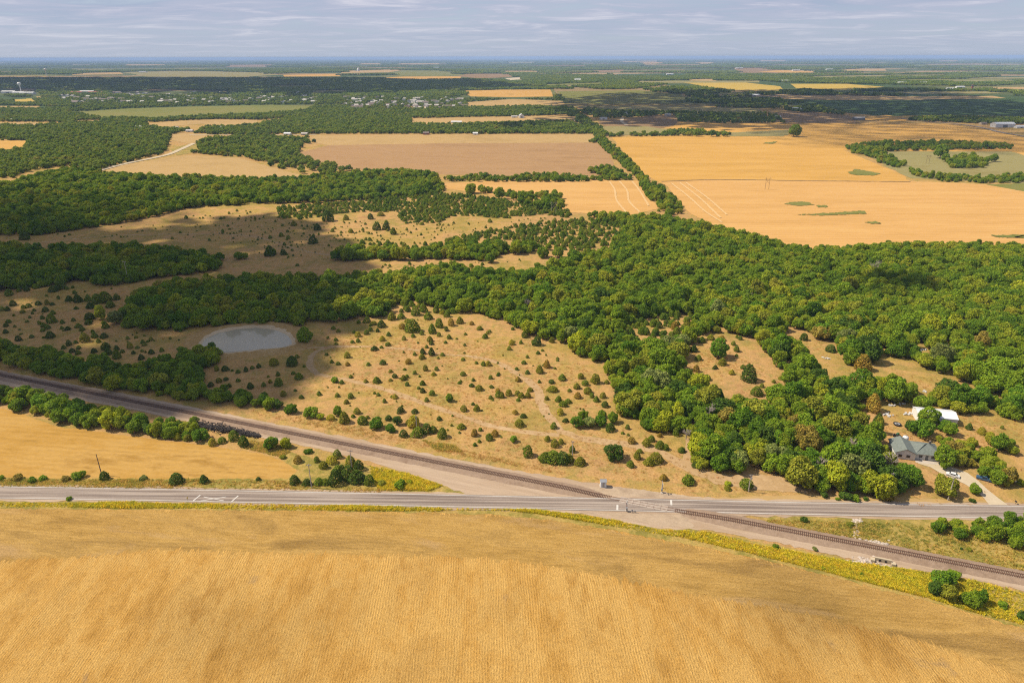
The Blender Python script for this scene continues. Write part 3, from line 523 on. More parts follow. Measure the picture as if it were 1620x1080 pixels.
def cedar(seed, n, size):
    global rng; keep = rng; rng = np.random.default_rng(seed)
    hgt, R0 = rng.uniform(3.3, 4.3), rng.uniform(2.0, 2.3); pw = rng.uniform(.38, .6); C = []; R = []
    for i in range(26):
        t = .12 + .80 * i / 25; r = R0 * (1 - t)**pw; a = i * 2.4; rl = max(.4, .5 * r + .15)
        q = max(0, r - rl) * rng.uniform(.85, 1.25); C.append((q * math.cos(a), q * math.sin(a), t * hgt)); R.append(rl * rng.uniform(.85, 1.15))
    C = np.array(C); R = np.array(R); V, Fc = lumps_to_cards(C, R, n, size, .1, .6); rng = keep
    tb = MB().tube([(0, 0, -.2), (0, 0, hgt * .5), (.03, 0, hgt * .9)], [.17, .11, .03], 6); return V, Fc, tb, R0 + .15
def shrub(seed, n, size):
    global rng; keep = rng; rng = np.random.default_rng(seed); C = []; R = []
    for i in range(11):
        a = i * 2.4; q = rng.uniform(.2, 1.5); C.append((q * math.cos(a), q * math.sin(a), rng.uniform(.5, 2.0) * (1 - .2 * q))); R.append(rng.uniform(.65, 1.15))
    V, Fc = lumps_to_cards(np.array(C), np.array(R), n, size); rng = keep
    tb = MB()
    for i in range(4): tb.tube([(0, 0, -.1), (.3 * math.cos(i * 1.6), .3 * math.sin(i * 1.6), .8), (.8 * math.cos(i * 1.6), .8 * math.sin(i * 1.6), 1.7)], [.08, .05, .02], 5)
    return V, Fc, tb, 2.4
def both(name, t, ml):
    V, Fc, tb, r = t; k = len(V); return mesh(name, np.r_[V, np.array(tb.v)], [tuple(f) for f in Fc] + [tuple(i + k for i in f) for f in tb.f], [ml, M_BARK], False, [0] * len(Fc) + [1] * len(tb.f))
DEC = [deciduous(100 + i, 3000, .46, 26 + i % 4 * 5) for i in range(12)]; CED = [cedar(200 + i, 1700, .30) for i in range(12)]; SHR = [shrub(300 + i, 900, .36) for i in range(4)]
def twin(nm, t): return mesh(nm + '_crown', t[0], t[1], M_LEAF), t[2].mesh(nm + '_trunk', M_BARK), t[3]
DECm = [twin('tree', t) for t in DEC]; CEDm = [twin('cedar', t) for t in CED]; SHRm = [twin('shrub', t) for t in SHR]
DECr = [both('woodland_tree', t, M_LEAFR) for t in DEC]; CEDr = [both('scrub_cedar', t, M_CEDR) for t in CED]
DECf = [both('far_tree', deciduous(120 + i, 420, 1.15, 11), M_FAR) for i in range(5)]
def grove(seed, n, w, hgt, cnt, size):
    global rng; keep = rng; rng = np.random.default_rng(seed); C = np.c_[rng.uniform(-w, w, n), rng.uniform(-w * .7, w * .7, n), rng.uniform(hgt * .35, hgt * .72, n)]; R = rng.uniform(hgt * .28, hgt * .42, n)
    V, Fc = lumps_to_cards(C, R, cnt, size, .3, .45); rng = keep; return mesh('grove', V, Fc, M_FAR)
GRV = [grove(400 + i, 26, 22, 11, 900, 2.4) for i in range(5)]; GRV2 = [grove(420 + i, 60, 85, 13, 900, 6.5) for i in range(4)]
def scatter(name, pts, scale, rot, var, protos, label=None, cat=None, kind='stuff'):
    """one object: a copy of one of the protos at every point"""
    col = bpy.data.collections.new(name + '_kinds')
    for i, m in enumerate(protos): col.objects.link(bpy.data.objects.new('%s_kind_%02d' % (name, i), m))
    n = len(pts); m = bpy.data.meshes.new(name); m.vertices.add(n); m.vertices.foreach_set('co', np.asarray(pts, np.float32).ravel())
    sc = np.asarray(scale, float); sc = np.c_[sc, sc, sc] if sc.ndim == 1 else sc
    at = m.attributes.new('size', 'FLOAT_VECTOR', 'POINT'); at.data.foreach_set('vector', sc.astype(np.float32).ravel())
    ro = np.zeros((n, 3), np.float32); ro[:, 2] = rot; at = m.attributes.new('turn', 'FLOAT_VECTOR', 'POINT'); at.data.foreach_set('vector', ro.ravel())
    at = m.attributes.new('pick', 'INT', 'POINT'); at.data.foreach_set('value', np.asarray(var, np.int32)); m.update()
    o = link(name, m); g = bpy.data.node_groups.new(name, 'GeometryNodeTree')
    g.interface.new_socket('Geometry', in_out='INPUT', socket_type='NodeSocketGeometry'); g.interface.new_socket('Geometry', in_out='OUTPUT', socket_type='NodeSocketGeometry')
    a, z = g.nodes.new('NodeGroupInput'), g.nodes.new('NodeGroupOutput'); ip = g.nodes.new('GeometryNodeInstanceOnPoints'); ci = g.nodes.new('GeometryNodeCollectionInfo')
    ci.inputs['Collection'].default_value = col; ci.inputs['Separate Children'].default_value = True; ci.inputs['Reset Children'].default_value = True
    def attr(nm, ty): q = g.nodes.new('GeometryNodeInputNamedAttribute'); q.data_type = ty; q.inputs['Name'].default_value = nm; return q.outputs['Attribute']
    g.links.new(a.outputs[0], ip.inputs['Points']); g.links.new(ci.outputs[0], ip.inputs['Instance']); ip.inputs['Pick Instance'].default_value = True
    g.links.new(attr('pick', 'INT'), ip.inputs['Instance Index']); g.links.new(attr('turn', 'FLOAT_VECTOR'), ip.inputs['Rotation']); g.links.new(attr('size', 'FLOAT_VECTOR'), ip.inputs['Scale'])
    g.links.new(ip.outputs[0], z.inputs[0]); md = o.modifiers.new('scatter', 'NODES'); md.node_group = g
    return tag(o, label, cat, None, kind)
# ------------------------------------------------------------------ where the trees stand
WOODS = {   # outlines as seen (crowns included), spacing, size
 'A': [(195, 470), (215, 455), (260, 442), (330, 432), (430, 430), (520, 430), (600, 427), (690, 412), (730, 412), (770, 425), (830, 420), (880, 408), (905, 398), (960, 388), (985, 360), (1000, 335), (1060, 338), (1150, 355), (1210, 372), (1265, 385), (1330, 388), (1400, 380), (1480, 380), (1900, 384), (1900, 690), (1640, 670), (1570, 658), (1500, 652), (1440, 640), (1375, 635), (1350, 640), (1375, 665), (1400, 690), (1420, 710), (1432, 740), (1442, 765), (1420, 784), (1300, 784), (1265, 777), (1240, 762), (1215, 747), (1180, 744), (1150, 752), (1110, 747), (1095, 735), (1105, 715), (1095, 700), (1060, 692), (1020, 684), (1010, 670), (985, 657), (982, 622), (960, 592), (945, 577), (905, 557), (898, 542), (870, 540), (830, 527), (815, 514), (780, 502), (740, 495), (700, 490), (660, 480), (625, 480), (610, 500), (560, 505), (525, 510), (490, 508), (470, 520), (455, 510), (400, 514), (330, 517), (290, 522), (205, 522), (198, 502), (190, 488)],
 'B': [(530, 390), (545, 384), (600, 384), (660, 386), (720, 378), (800, 378), (880, 385), (900, 402), (870, 396), (820, 402), (800, 404), (760, 414), (700, 410), (650, 413), (600, 412), (560, 413), (530, 413)],
 'C': [(-300, 380), (20, 380), (60, 388), (120, 383), (200, 383), (260, 386), (320, 390), (350, 400), (352, 427), (300, 434), (235, 442), (200, 450), (160, 452), (120, 442), (100, 452), (60, 456), (0, 462), (-300, 470)],
 'D': [(-400, 283), (20, 283), (60, 270), (110, 262), (170, 270), (260, 274), (330, 276), (400, 279), (470, 276), (530, 272), (575, 266), (640, 265), (690, 270), (708, 300), (690, 306), (640, 312), (560, 318), (480, 322), (440, 322), (400, 323), (330, 327), (280, 333), (230, 347), (150, 360), (100, 367), (60, 372), (0, 374), (-400, 380)],
 'E': [(-300, 525), (0, 532), (30, 546), (80, 543), (110, 558), (160, 560), (200, 573), (260, 558), (290, 546), (322, 540), (347, 550), (338, 576), (316, 592), (330, 606), (370, 610), (420, 622), (442, 642), (435, 650), (400, 646), (350, 638), (290, 634), (240, 622), (190, 618), (150, 610), (100, 598), (70, 595), (30, 582), (0, 574), (-300, 560)],
 'F': [(-300, 600), (0, 608), (40, 610), (100, 622), (130, 622), (170, 640), (220, 652), (260, 660), (300, 668), (325, 682), (345, 694), (335, 702), (300, 699), (260, 691), (225, 688), (190, 684), (140, 674), (90, 669), (55, 656), (0, 644), (-300, 640)],
 'R': [(1465, 828), (1485, 813), (1520, 820), (1560, 813), (1600, 806), (1760, 790), (1760, 900), (1620, 872), (1580, 860), (1540, 856), (1500, 849), (1470, 842)],
 'H': [(1475, 690), (1510, 680), (1545, 690), (1590, 722), (1620, 755), (1618, 772), (1600, 778), (1562, 766), (1540, 742), (1500, 716)],
 'J': [(1555, 680), (1580, 675), (1605, 695), (1612, 722), (1590, 722), (1565, 705)],
 'K': [(365, 394), (398, 394), (400, 412), (365, 413)], 'K2': [(415, 388), (440, 392), (450, 402), (420, 408)],
 'N1': [(940, 217), (950, 210), (965, 222), (985, 238), (1005, 255), (1030, 280), (1055, 300), (1080, 318), (1090, 335), (1060, 345), (1040, 335), (1030, 318), (1015, 300), (1010, 285), (990, 268), (965, 245), (945, 228)],
 'N2': [(930, 263), (960, 258), (985, 268), (1000, 280), (975, 284), (935, 274)], 'N3': [(700, 278), (760, 272), (800, 276), (870, 270), (940, 276), (1000, 274), (1000, 285), (940, 287), (870, 288), (790, 288), (700, 287)],
 'P1': [(1335, 228), (1380, 222), (1480, 220), (1600, 224), (1604, 236), (1500, 238), (1400, 240), (1380, 250), (1345, 242)], 'P2': [(1372, 240), (1400, 238), (1435, 256), (1425, 268), (1390, 258)],
 'P3': [(1430, 260), (1470, 272), (1550, 274), (1640, 272), (1640, 290), (1560, 290), (1490, 288), (1445, 278)], 'P4': [(1490, 245), (1540, 240), (1565, 250), (1558, 265), (1510, 268), (1495, 258)],
 'Q1': [(860, 300), (885, 296), (890, 325), (850, 335), (830, 322), (790, 312), (740, 300), (760, 292), (800, 298)], 'Q2': [(915, 350), (940, 330), (1000, 335), (1000, 360), (950, 352)]}
CLEAR = [[(1235, 524), (1265, 520), (1300, 536), (1325, 550), (1330, 572), (1360, 583), (1390, 568), (1395, 550), (1415, 560), (1450, 572), (1456, 583), (1500, 595), (1505, 606), (1480, 606), (1470, 625), (1462, 640), (1440, 642), (1440, 606), (1425, 596), (1380, 596), (1340, 600), (1310, 603), (1290, 570), (1262, 545)],
 [(1090, 547), (1100, 532), (1130, 522), (1155, 527), (1180, 532), (1195, 545), (1205, 558), (1230, 575), (1245, 598), (1235, 605), (1215, 626), (1195, 633), (1160, 630), (1150, 620), (1110, 603), (1100, 590), (1080, 575), (1075, 562)],
 [(985, 517), (1005, 505), (1040, 505), (1060, 498), (1100, 500), (1080, 520), (1050, 535), (1020, 538), (990, 532)], [(1523, 557), (1530, 540), (1550, 520), (1562, 528), (1540, 545), (1535, 557)],
 [(1440, 548), (1452, 540), (1470, 552), (1462, 562)], [(1425, 610), (1445, 605), (1500, 612), (1560, 628), (1570, 655), (1500, 650), (1470, 645)]]
CLEAR[5] = [(1500, 606), (1530, 606), (1570, 628), (1580, 640), (1545, 632), (1515, 618)]
SPACE = {'A': 5.2, 'B': 6.0, 'C': 5.8, 'D': 6.2, 'E': 4.4, 'F': 4.4, 'R': 3.8, 'H': 4.0, 'J': 4, 'K': 8, 'K2': 7, 'N1': 8.5, 'N2': 7, 'N3': 7, 'P1': 9, 'P2': 8, 'P3': 8, 'P4': 9, 'Q1': 9, 'Q2': 8}
SIZE = {'E': (.5, .85), 'F': (.55, .9), 'R': (.42, .72), 'H': (.42, .72), 'J': (.45, .75), 'N3': (.5, .85), 'N2': (.6, .9), 'P3': (.55, .95), 'P2': (.6, 1), 'Q1': (.6, 1.1), 'B': (.7, 1.0)}
CROWN_R, CROWN_H = 5.0, 9.6
def lattice(poly, sp_, jit=.42):
    g = Gn(poly); x0, y0 = g.min(0); x1, y1 = g.max(0)
    X, Y = np.meshgrid(np.arange(x0, x1, sp_), np.arange(y0, y1, sp_ * .9)); X[::2] += sp_ * .5
    P = np.c_[X.ravel(), Y.ravel()]; return P + rng.uniform(-jit, jit, P.shape) * sp_
trees = []     # x, y, size, stand
for nm, poly in WOODS.items():
    P = lattice(poly, SPACE[nm]); n = len(P); lo, hi = SIZE.get(nm, (.58, 1.12)); sz = np.clip(np.exp(rng.normal(math.log((lo + hi) / 2 * .93), .27, n)), lo * .62, hi * 1.22)
    base = PX(np.c_[P, np.zeros(n)]); top = PX(np.c_[P, CROWN_H * .82 * sz]); low = base.copy(); ppm = PPM(P[:, 0], P[:, 1])
    low[:, 1] += .35 * CROWN_R * sz * ppm * .4; l_ = base.copy(); l_[:, 0] -= CROWN_R * .6 * sz * ppm; r_ = base.copy(); r_[:, 0] += CROWN_R * .6 * sz * ppm
    ok = inside(base, poly) & inside(top, poly)
    for c in CLEAR: ok &= ~(inside(base, c) | inside(base - np.c_[np.zeros(n), 3 * sz * ppm * .6], c) | inside(base - np.c_[np.zeros(n), 6.5 * sz * ppm * .8], c))
    ok &= rng.random(n) > .03
    trees += [(p[0], p[1], s_, nm) for p, s_ in zip(P[ok], sz[ok])]
def zl(ox, oy, k, txt, up=.42):
    o = []
    for q in txt.split():
        a = [float(v) for v in q.split(',')]; px, py, w = ox + a[0] / k, oy + a[1] / k, a[2] / k * .93
        g = G(px, py); d = PPM(*g); R = w / 2 / d; dep = math.atan2(H, math.hypot(*g)); g = G(px, py - up * w * math.sin(dep)); o.append((g[0], g[1], R, px, py))
    return o
DECL = zl(405, 440, 4, '310,425,125 225,865,85 350,890,100 410,900,60 520,880,75 765,965,100 850,985,80 895,940,70 60,820,90 135,835,90 95,1095,105 190,1085,80 500,665,58 1225,790,66')
DECL += zl(700, 440, 4, '850,960,95 930,955,95 1000,945,95 1080,930,95 1010,890,70 890,900,75 1310,975,105')
DECL += zl(700, 560, 4, '1085,685,130 450,565,58')
DECL += zl(1000, 440, 4, '545,525,150 1380,560,130 1500,545,120 530,350,70')
DECL += zl(1215, 440, 4, '530,555,140 640,540,120 810,515,150 920,520,90 350,395,150 500,430,140 580,740,160 790,810,190 720,760,130 970,850,130 1100,800,150 1210,845,170 1330,830,170 1420,830,110 1340,870,120 1240,650,170 1330,680,180 1450,640,190 1560,760,170 1500,690,170 970,1020,170 1010,950,160 1120,980,100 900,980,100 430,780,150 480,720,120 1150,1010,110')
DECL += zl(1215, 720, 4, '1115,275,185 1110,95,180 1200,85,110 1305,255,95 900,225,150 860,180,140 1095,860,150 1130,940,130 1050,900,110 1170,800,90 ')
DECL += zl(1215, 720, 4, '1290,985,140 1340,960,110 1240,960,100')
DECL += zl(405, 560, 4, '95,615,105 190,605,80')
DECL += zl(0, 440, 4, '740,300,110 640,275,110 955,1000,110 1075,1015,90 1270,1040,110 1230,930,70 1080,950,90 1345,470,70')
DECL += zl(810, 250, 4, '575,410,95 305,335,62 230,330,90 60,290,55 110,285,55 200,640,95 290,640,90 675,380,70')
DECL += zl(405, 250, 4, '575,650,115 1480,670,80 1540,265,75 1355,230,90')
DECL += zl(1080, 80, 6, '1052,825,150 135,820,80 275,820,80 400,820,75 335,820,50 55,815,60')
DECL += zl(1350, 80, 6, '1325,1060,85 820,1030,140')
SHRL = zl(0, 580, 4, '205,738,66 110,725,80 270,725,60 420,725,60 500,722,90 910,728,60 10,720,50 435,850,45')
SHRL += zl(1215, 720, 4, '1290,300,45 45,600,60 345,725,36 595,765,36 1270,610,40 1220,600,28 230,430,70 520,460,60 1480,975,70 1600,1045,80 300,610,45')
SHRL += zl(405, 560, 4, '915,855,90 800,840,60 970,830,50 330,635,60 170,665,45')
SHRL += zl(1050, 620, 4, '1015,675,70 1150,690,90 1210,695,70 1275,690,40 1400,695,110 1100,690,40 410,600,50')
CEDL = zl(405, 440, 4, '505,400,35 507,425,30 610,415,35 647,410,35 578,510,58 480,540,32 520,552,35 580,558,40 447,492,30 260,508,35 115,560,70 230,558,80 305,565,25 18,570,40 140,622,40 237,612,38 272,645,55 90,668,40 145,688,55 50,690,35 78,630,25 248,718,28 175,752,42 287,765,38 400,745,38 515,755,38 600,765,45 573,798,40 543,672,38 600,635,35 695,665,42 765,668,62 525,695,20 880,765,42 750,735,25 650,728,15 455,695,15 750,462,45 800,400,40 835,432,40 937,395,35 840,370,38 645,375,45 620,350,28 700,360,40 725,340,35 770,345,40 795,315,50 745,300,45 705,285,40 650,290,35 490,328,38 522,345,35 925,325,48 990,345,80 995,378,36 1050,362,32 1115,355,60 1158,372,35 1160,318,65 1205,338,40 1235,305,45 1290,290,45 1365,300,45 1415,330,42 1222,388,40 1200,415,28 1110,425,42 1100,405,45 1025,415,18 1325,362,28 1450,385,42 1465,358,28 1270,390,22 805,550,42 905,528,15 965,548,48 1055,485,48 1050,515,42 1112,492,50 1080,445,30 1005,492,30 1180,495,38 1310,525,35 1395,545,28 1440,558,45 1470,560,45 935,475,20 852,600,35 878,635,42 940,585,30 935,650,45 955,635,35 957,685,35 1005,612,33 1072,592,48 1143,588,35 1125,620,45 1035,628,20 1055,682,45 1030,705,28 1055,728,40 1115,745,42 1080,785,38 1213,640,14 1310,620,45 1287,672,32 1375,655,32 1365,692,42 1412,718,58 1485,642,35 1535,615,28 1490,698,35 1530,728,40 1555,762,48 1485,768,35 1600,750,55 1315,845,45 1397,845,45 1160,905,45 1300,958,50 1383,1005,55 1475,1030,50 1512,1005,48 1385,1065,30 915,858,52 1005,858,42 840,905,52 935,1010,60 640,865,60 615,885,35 675,932,80 965,930,40 1000,950,90 1025,1010,90 1080,990,70 1180,1020,80 1120,985,60 475,905,60 560,925,70 920,260,50 860,270,60 960,285,45 1010,240,60 1060,220,55 1030,190,50 960,215,45 1090,265,60 1140,220,45 1180,230,40 1210,250,50 1250,225,45')
CEDL += zl(700, 440, 4, '437,425,42 423,458,35 497,418,32 570,412,25 598,432,60 692,412,42 520,380,42 445,330,30 605,485,35 632,465,25 655,492,18 728,515,28 515,548,42 470,585,32 538,610,38 615,605,48 640,560,25 660,572,48 712,577,25 573,557,15 478,660,55 613,665,28 690,670,45 757,650,48 875,640,45 903,683,50 967,672,65 1040,672,42 850,705,48 803,722,35 697,725,70 660,775,45 920,735,60 855,765,50 735,785,45 765,818,60 795,795,45 1015,762,40 973,788,55 945,760,30 1028,820,50 555,722,50 475,745,45 500,762,45 540,762,48 480,782,38 745,868,45 780,915,40 705,955,42 890,835,18 460,865,50 512,888,48 487,945,60 1170,960,38 1060,975,65 1140,990,32 1197,1052,55 1320,1040,55 1290,1070,60 1375,1010,40 665,1035,42 710,1075,60 750,1055,48 1475,1000,50 1205,275,30 1235,320,55 1160,300,50 1250,240,50 1290,300,40 1330,300,45 1370,320,45 1420,290,45 1470,330,55 1540,330,60 1580,370,50 1590,470,55')
CEDL += zl(700, 560, 4, '540,655,68 820,628,50 700,695,100 760,705,100 650,690,80 870,710,70 800,690,80 1250,630,45 1232,672,60 1190,722,60 1305,712,75 1350,695,75 1375,605,60 1405,610,45 1513,625,48 1600,600,35 1605,655,40 1600,720,40 1398,808,72 1553,832,85 205,585,32 120,478,52')
CEDL += zl(1050, 620, 4, '12,370,45 113,388,48 203,360,40 210,410,50 405,628,58 522,622,100')
CEDL += zl(1000, 440, 4, '440,412,42 390,472,55 420,522,45 565,400,50 497,395,60 640,428,38 660,470,50 683,393,35 663,380,25 700,578,38 630,615,52 735,665,130 820,695,35 785,748,70 945,645,45 895,665,30 405,598,48 470,650,60 525,580,45 570,555,55 660,497,25 1085,400,70 1455,590,95 1470,615,45')
CEDL += zl(1215, 440, 4, '395,470,60 660,850,90 695,930,75 690,990,70 1480,955,30 1400,450,60 1340,440,60 1440,440,70 1240,390,80 1410,380,90 1350,990,50 1270,960,40')
CEDL += zl(0, 440, 4, '85,178,50 243,172,42 300,170,38 332,175,42 182,188,42 150,195,35 145,222,38 15,208,50 50,210,40 218,212,28 290,215,42 337,232,36 190,255,22 270,262,34 172,282,30 62,285,30 40,310,42 95,312,25 253,295,34 328,288,65 397,290,36 467,275,32 270,340,34 300,325,45 275,310,40 393,325,32 430,332,38 498,315,38 522,335,40 37,352,42 118,400,45 203,380,36 322,382,50 438,430,42 480,415,34 405,450,35 540,408,58 600,380,52 588,348,30 625,410,36 660,382,45 808,390,30 500,450,35 458,472,38 495,485,42 670,455,58 685,490,72 740,460,42 742,512,55 775,475,42 615,515,45 597,475,45 653,530,30 825,448,50 845,482,42 870,448,38 905,415,35 915,430,38 960,482,42 895,520,50 1025,468,36 957,398,34 1010,508,32 485,200,32 865,352,15 900,468,25 560,295,45 655,290,35 670,320,45 440,150,50 495,158,60 560,150,60 620,165,70 670,160,80 740,140,60 700,190,60 575,195,50 340,90,60 385,75,70 230,70,70 170,85,40 120,88,35 58,115,65 570,265,60 1372,590,45 1427,592,42 1470,590,25 1507,605,42 1558,595,42 1597,578,35 1385,662,48 1430,650,40 1335,690,42 1508,658,38 1585,705,55 1450,695,40 1345,1065,62 1405,1050,65 1545,1075,85 1480,1030,60 1190,1035,60 1130,1030,60')
CEDL += zl(0, 580, 4, '665,722,68 1118,745,82 1292,742,66')
CEDL += zl(405, 560, 4, '15,805,40 245,835,90 325,840,65 400,838,85 440,835,70 505,835,95 640,825,110 718,840,98 590,800,80 520,770,80 430,735,75 480,700,70 545,760,70 600,720,70 650,745,80 385,690,50 515,665,55 265,695,65')
CEDL += zl(0, 250, 4, '870,470,14 902,465,18 985,452,16 740,490,10 983,498,10 410,500,18 440,490,22 365,485,14 768,440,14 970,430,10 1080,437,10 1180,385,30 1225,370,14 1265,385,16 1285,385,20 1330,370,12 1390,388,14 1420,385,18 1450,355,20 1510,390,20 1565,355,16 1500,340,20 1245,465,16 1365,430,14 1410,468,24 1455,455,20 1458,485,16 1350,490,12 1555,400,14 1590,380,14 1480,480,14 225,490,24 160,520,60')
CEDL += zl(405, 250, 4, '240,430,40 305,455,26 290,498,16 205,515,34 362,545,50 180,555,28 265,565,14 235,622,22 262,685,28 160,500,36 485,470,32 390,460,50 455,405,80 570,395,50 560,415,16 600,475,40 655,470,16 765,460,60 825,458,50 870,488,60 725,390,44 790,370,50 825,420,34 955,460,22 1045,490,22 1050,425,36 1015,455,16 720,525,36 770,535,22 1080,455,14 680,470,16 630,410,20 90,625,80 175,615,40 470,525,10 530,530,16 430,440,12 770,495,14 850,512,10 915,505,10 1130,470,14 1245,425,10 1345,420,20 1480,410,36 495,510,16 560,520,18')
SCRUB = [[(440, 328), (520, 322), (600, 316), (700, 305), (760, 312), (820, 320), (900, 332), (905, 345), (860, 340), (800, 346), (745, 342), (712, 342), (702, 352), (640, 354), (625, 335), (560, 336), (470, 348), (440, 345)],
 [(690, 385), (760, 368), (820, 358), (880, 350), (960, 345), (1000, 360), (985, 385), (910, 398), (870, 394), (800, 380)], [(560, 385), (690, 385), (760, 372), (800, 380), (700, 390), (600, 390)], [(625, 470), (700, 450), (760, 470), (750, 492), (690, 500), (620, 496)], [(990, 530), (1000, 500), (1100, 490), (1120, 520), (1085, 550)]]
SCSP = [4.6, 5.2, 5.5, 6.5, 6]
for poly, sp_ in zip(SCRUB, SCSP):
    P = lattice(poly, sp_ * .8, .9); b0 = PX(np.c_[P, np.zeros(len(P))]); ok = inside(b0, poly) & (rng.random(len(P)) < np.clip(.8 + .5 * np.sin(P[:, 0] * .11 + 2 * np.sin(P[:, 1] * .05)) * np.sin(P[:, 1] * .07 + 1), .1, .95))
    for x_, y_ in P[ok]: CEDL.append((x_, y_, random.choice((1, 1, 1.25)) * random.uniform(1.0, 2.5), None, None))
for poly, n_ in (([(300, 345), (400, 330), (480, 345), (640, 355), (760, 348), (880, 345), (800, 365), (680, 380), (560, 385), (520, 400), (440, 400), (380, 380)], 260), ([(100, 372), (300, 350), (420, 350), (500, 400), (480, 425), (350, 385)], 60), ([(560, 412), (700, 414), (820, 405), (830, 415), (700, 425), (600, 425)], 30), ([(-60, 455), (190, 452), (300, 535), (240, 560), (0, 535)], 60), ([(500, 500), (780, 505), (950, 600), (1000, 690), (800, 720), (500, 640)], 60)):
    xs_, ys_ = [p[0] for p in poly], [p[1] for p in poly]; k_ = 0
    while k_ < n_:
        q_ = (random.uniform(min(xs_), max(xs_)), random.uniform(min(ys_), max(ys_)))
        if inside([q_], poly)[0]: g_ = G(*q_); CEDL.append((g_[0], g_[1], random.choice((.5, .7, .9, 1.3)) * random.uniform(.7, 1.3), None, None)); k_ += 1
# ------------------------------------------------------------------ trees as things
def reg(regions, px, py, default):
    for poly, ph in regions:
        if poly[0] < px < poly[2] and poly[1] < py < poly[3]: return ph
    return default
TREG = [((1290, 600, 1405, 720), 'in the woods just left of the farmyard'), ((1405, 640, 1490, 705), 'between the farmhouse and the white shed'), ((1405, 705, 1475, 800), 'on the lawn in front of the farmhouse'), ((1475, 700, 1525, 800), 'beside the farmhouse driveway'), ((1475, 670, 1640, 790), 'in the tree row right of the driveway'),
 ((1455, 795, 1640, 880), 'in the thicket between highway and track'), ((1440, 890, 1640, 1000), 'in the yellow grass below the track'), ((1050, 720, 1290, 800), 'at the roadside edge of the woods'), ((1290, 720, 1410, 800), 'at the roadside woods corner left of the farmhouse'), ((1090, 640, 1290, 720), 'in the woods above the dirt lot'),
 ((965, 560, 1100, 690), 'along the woods edge right of the cedar pasture'), ((1100, 500, 1250, 640), 'around the grassy glade in the woods'), ((1250, 500, 1640, 640), 'around the tan clearing beyond the farmyard'), ((880, 640, 1000, 690), 'in the round clump beside the trail'), ((890, 690, 1050, 770), 'standing alone between trail and track'), ((700, 440, 980, 600), 'along the upper woods edge above the cedar pasture'),
 ((-50, 595, 345, 712), 'between hay field and track'), ((-50, 520, 445, 660), 'in the shaded belt beyond the track'), ((345, 640, 460, 715), 'beside the heap of old sleepers'), ((430, 600, 720, 710), 'in the thin row along the track below the trail'), ((440, 480, 500, 550), 'on the bank at the right end of the pond'), ((150, 440, 620, 560), 'in the shaded woods behind the pond')]
GRN = {'dark green': (0.058, 0.105, 0.012), 'deep green': (0.086, 0.163, 0.010), 'green': (0.138, 0.210, 0.012), 'olive': (0.193, 0.206, 0.019), 'yellow-green': (0.254, 0.283, 0.015), 'rusty olive': (0.24, 0.195, 0.033), 'grey-green': (0.159, 0.189, 0.047)}
CGR = {'dark green': (0.067, 0.105, 0.013), 'green': (0.119, 0.162, 0.013), 'olive': (0.178, 0.181, 0.016), 'rusty': (0.260, 0.188, 0.028), 'yellowish': (0.297, 0.269, 0.023)}
ALL = [(x, y, s_ * 1.0, 'tree', None) for x, y, s_, nm in trees] + [(x, y, R / CROWN_R * 1.03, 'tree', (px, py)) for x, y, R, px, py in DECL]
CAN = [a for a in ALL]
P3 = np.array([(a[0], a[1], 5 * a[2]) for a in CAN]); pp = PX(P3); wpx = np.array([2 * CROWN_R * a[2] for a in CAN]) * PPM(P3[:, 0], P3[:, 1])
fr = (pp[:, 0] > 4) & (pp[:, 0] < 1616) & (pp[:, 1] > 100) & (P3[:, 1] > 20)
score = np.where(fr, wpx + np.array([1000 if (a[4] and a[1] < 520) else 0 for a in CAN]), -1); order = np.argsort(-score)
IND = set(order[:300].tolist()); put = []
def place(kind, x, y, s_, protos, cols, name, cat, colour, px, hz=1.0):
    p = protos[random.randrange(len(protos))]; r = link(name, None, loc=(x, y, 0)); r.rotation_euler.z = random.uniform(0, 6.28); r.scale = (s_ * random.uniform(.82, 1.15), s_ * random.uniform(.82, 1.15), s_ * hz)
    c = np.array(cols[colour]) * random.uniform(.88, 1.14); cr_ = link('crown', p[0], r); cr_.color = (*c, 1); link('trunk', p[1], r); r['category'] = cat
    put.append((r, kind, colour, px, s_)); return r
def pick(d, w): return random.choices(list(d), w)[0]
for i in IND:
    x, y, s_, _, lst = CAN[i]; q = pp[i]; c = pick(GRN, (13, 20, 34, 14, 13, 2, 5))
    if lst: c = pick(GRN, (14, 24, 30, 10, 8, 0, 3))
    if 1478 < q[0] < 1620 and 680 < q[1] < 775 and not lst: c = pick({'olive': 0, 'rusty olive': 0}, (3, 2))
    place('tree', x, y, s_, DECm, GRN, 'broadleaf_tree', 'tree', c, q, random.uniform(.9, 1.12))
REST = [a for i, a in enumerate(CAN) if i not in IND]
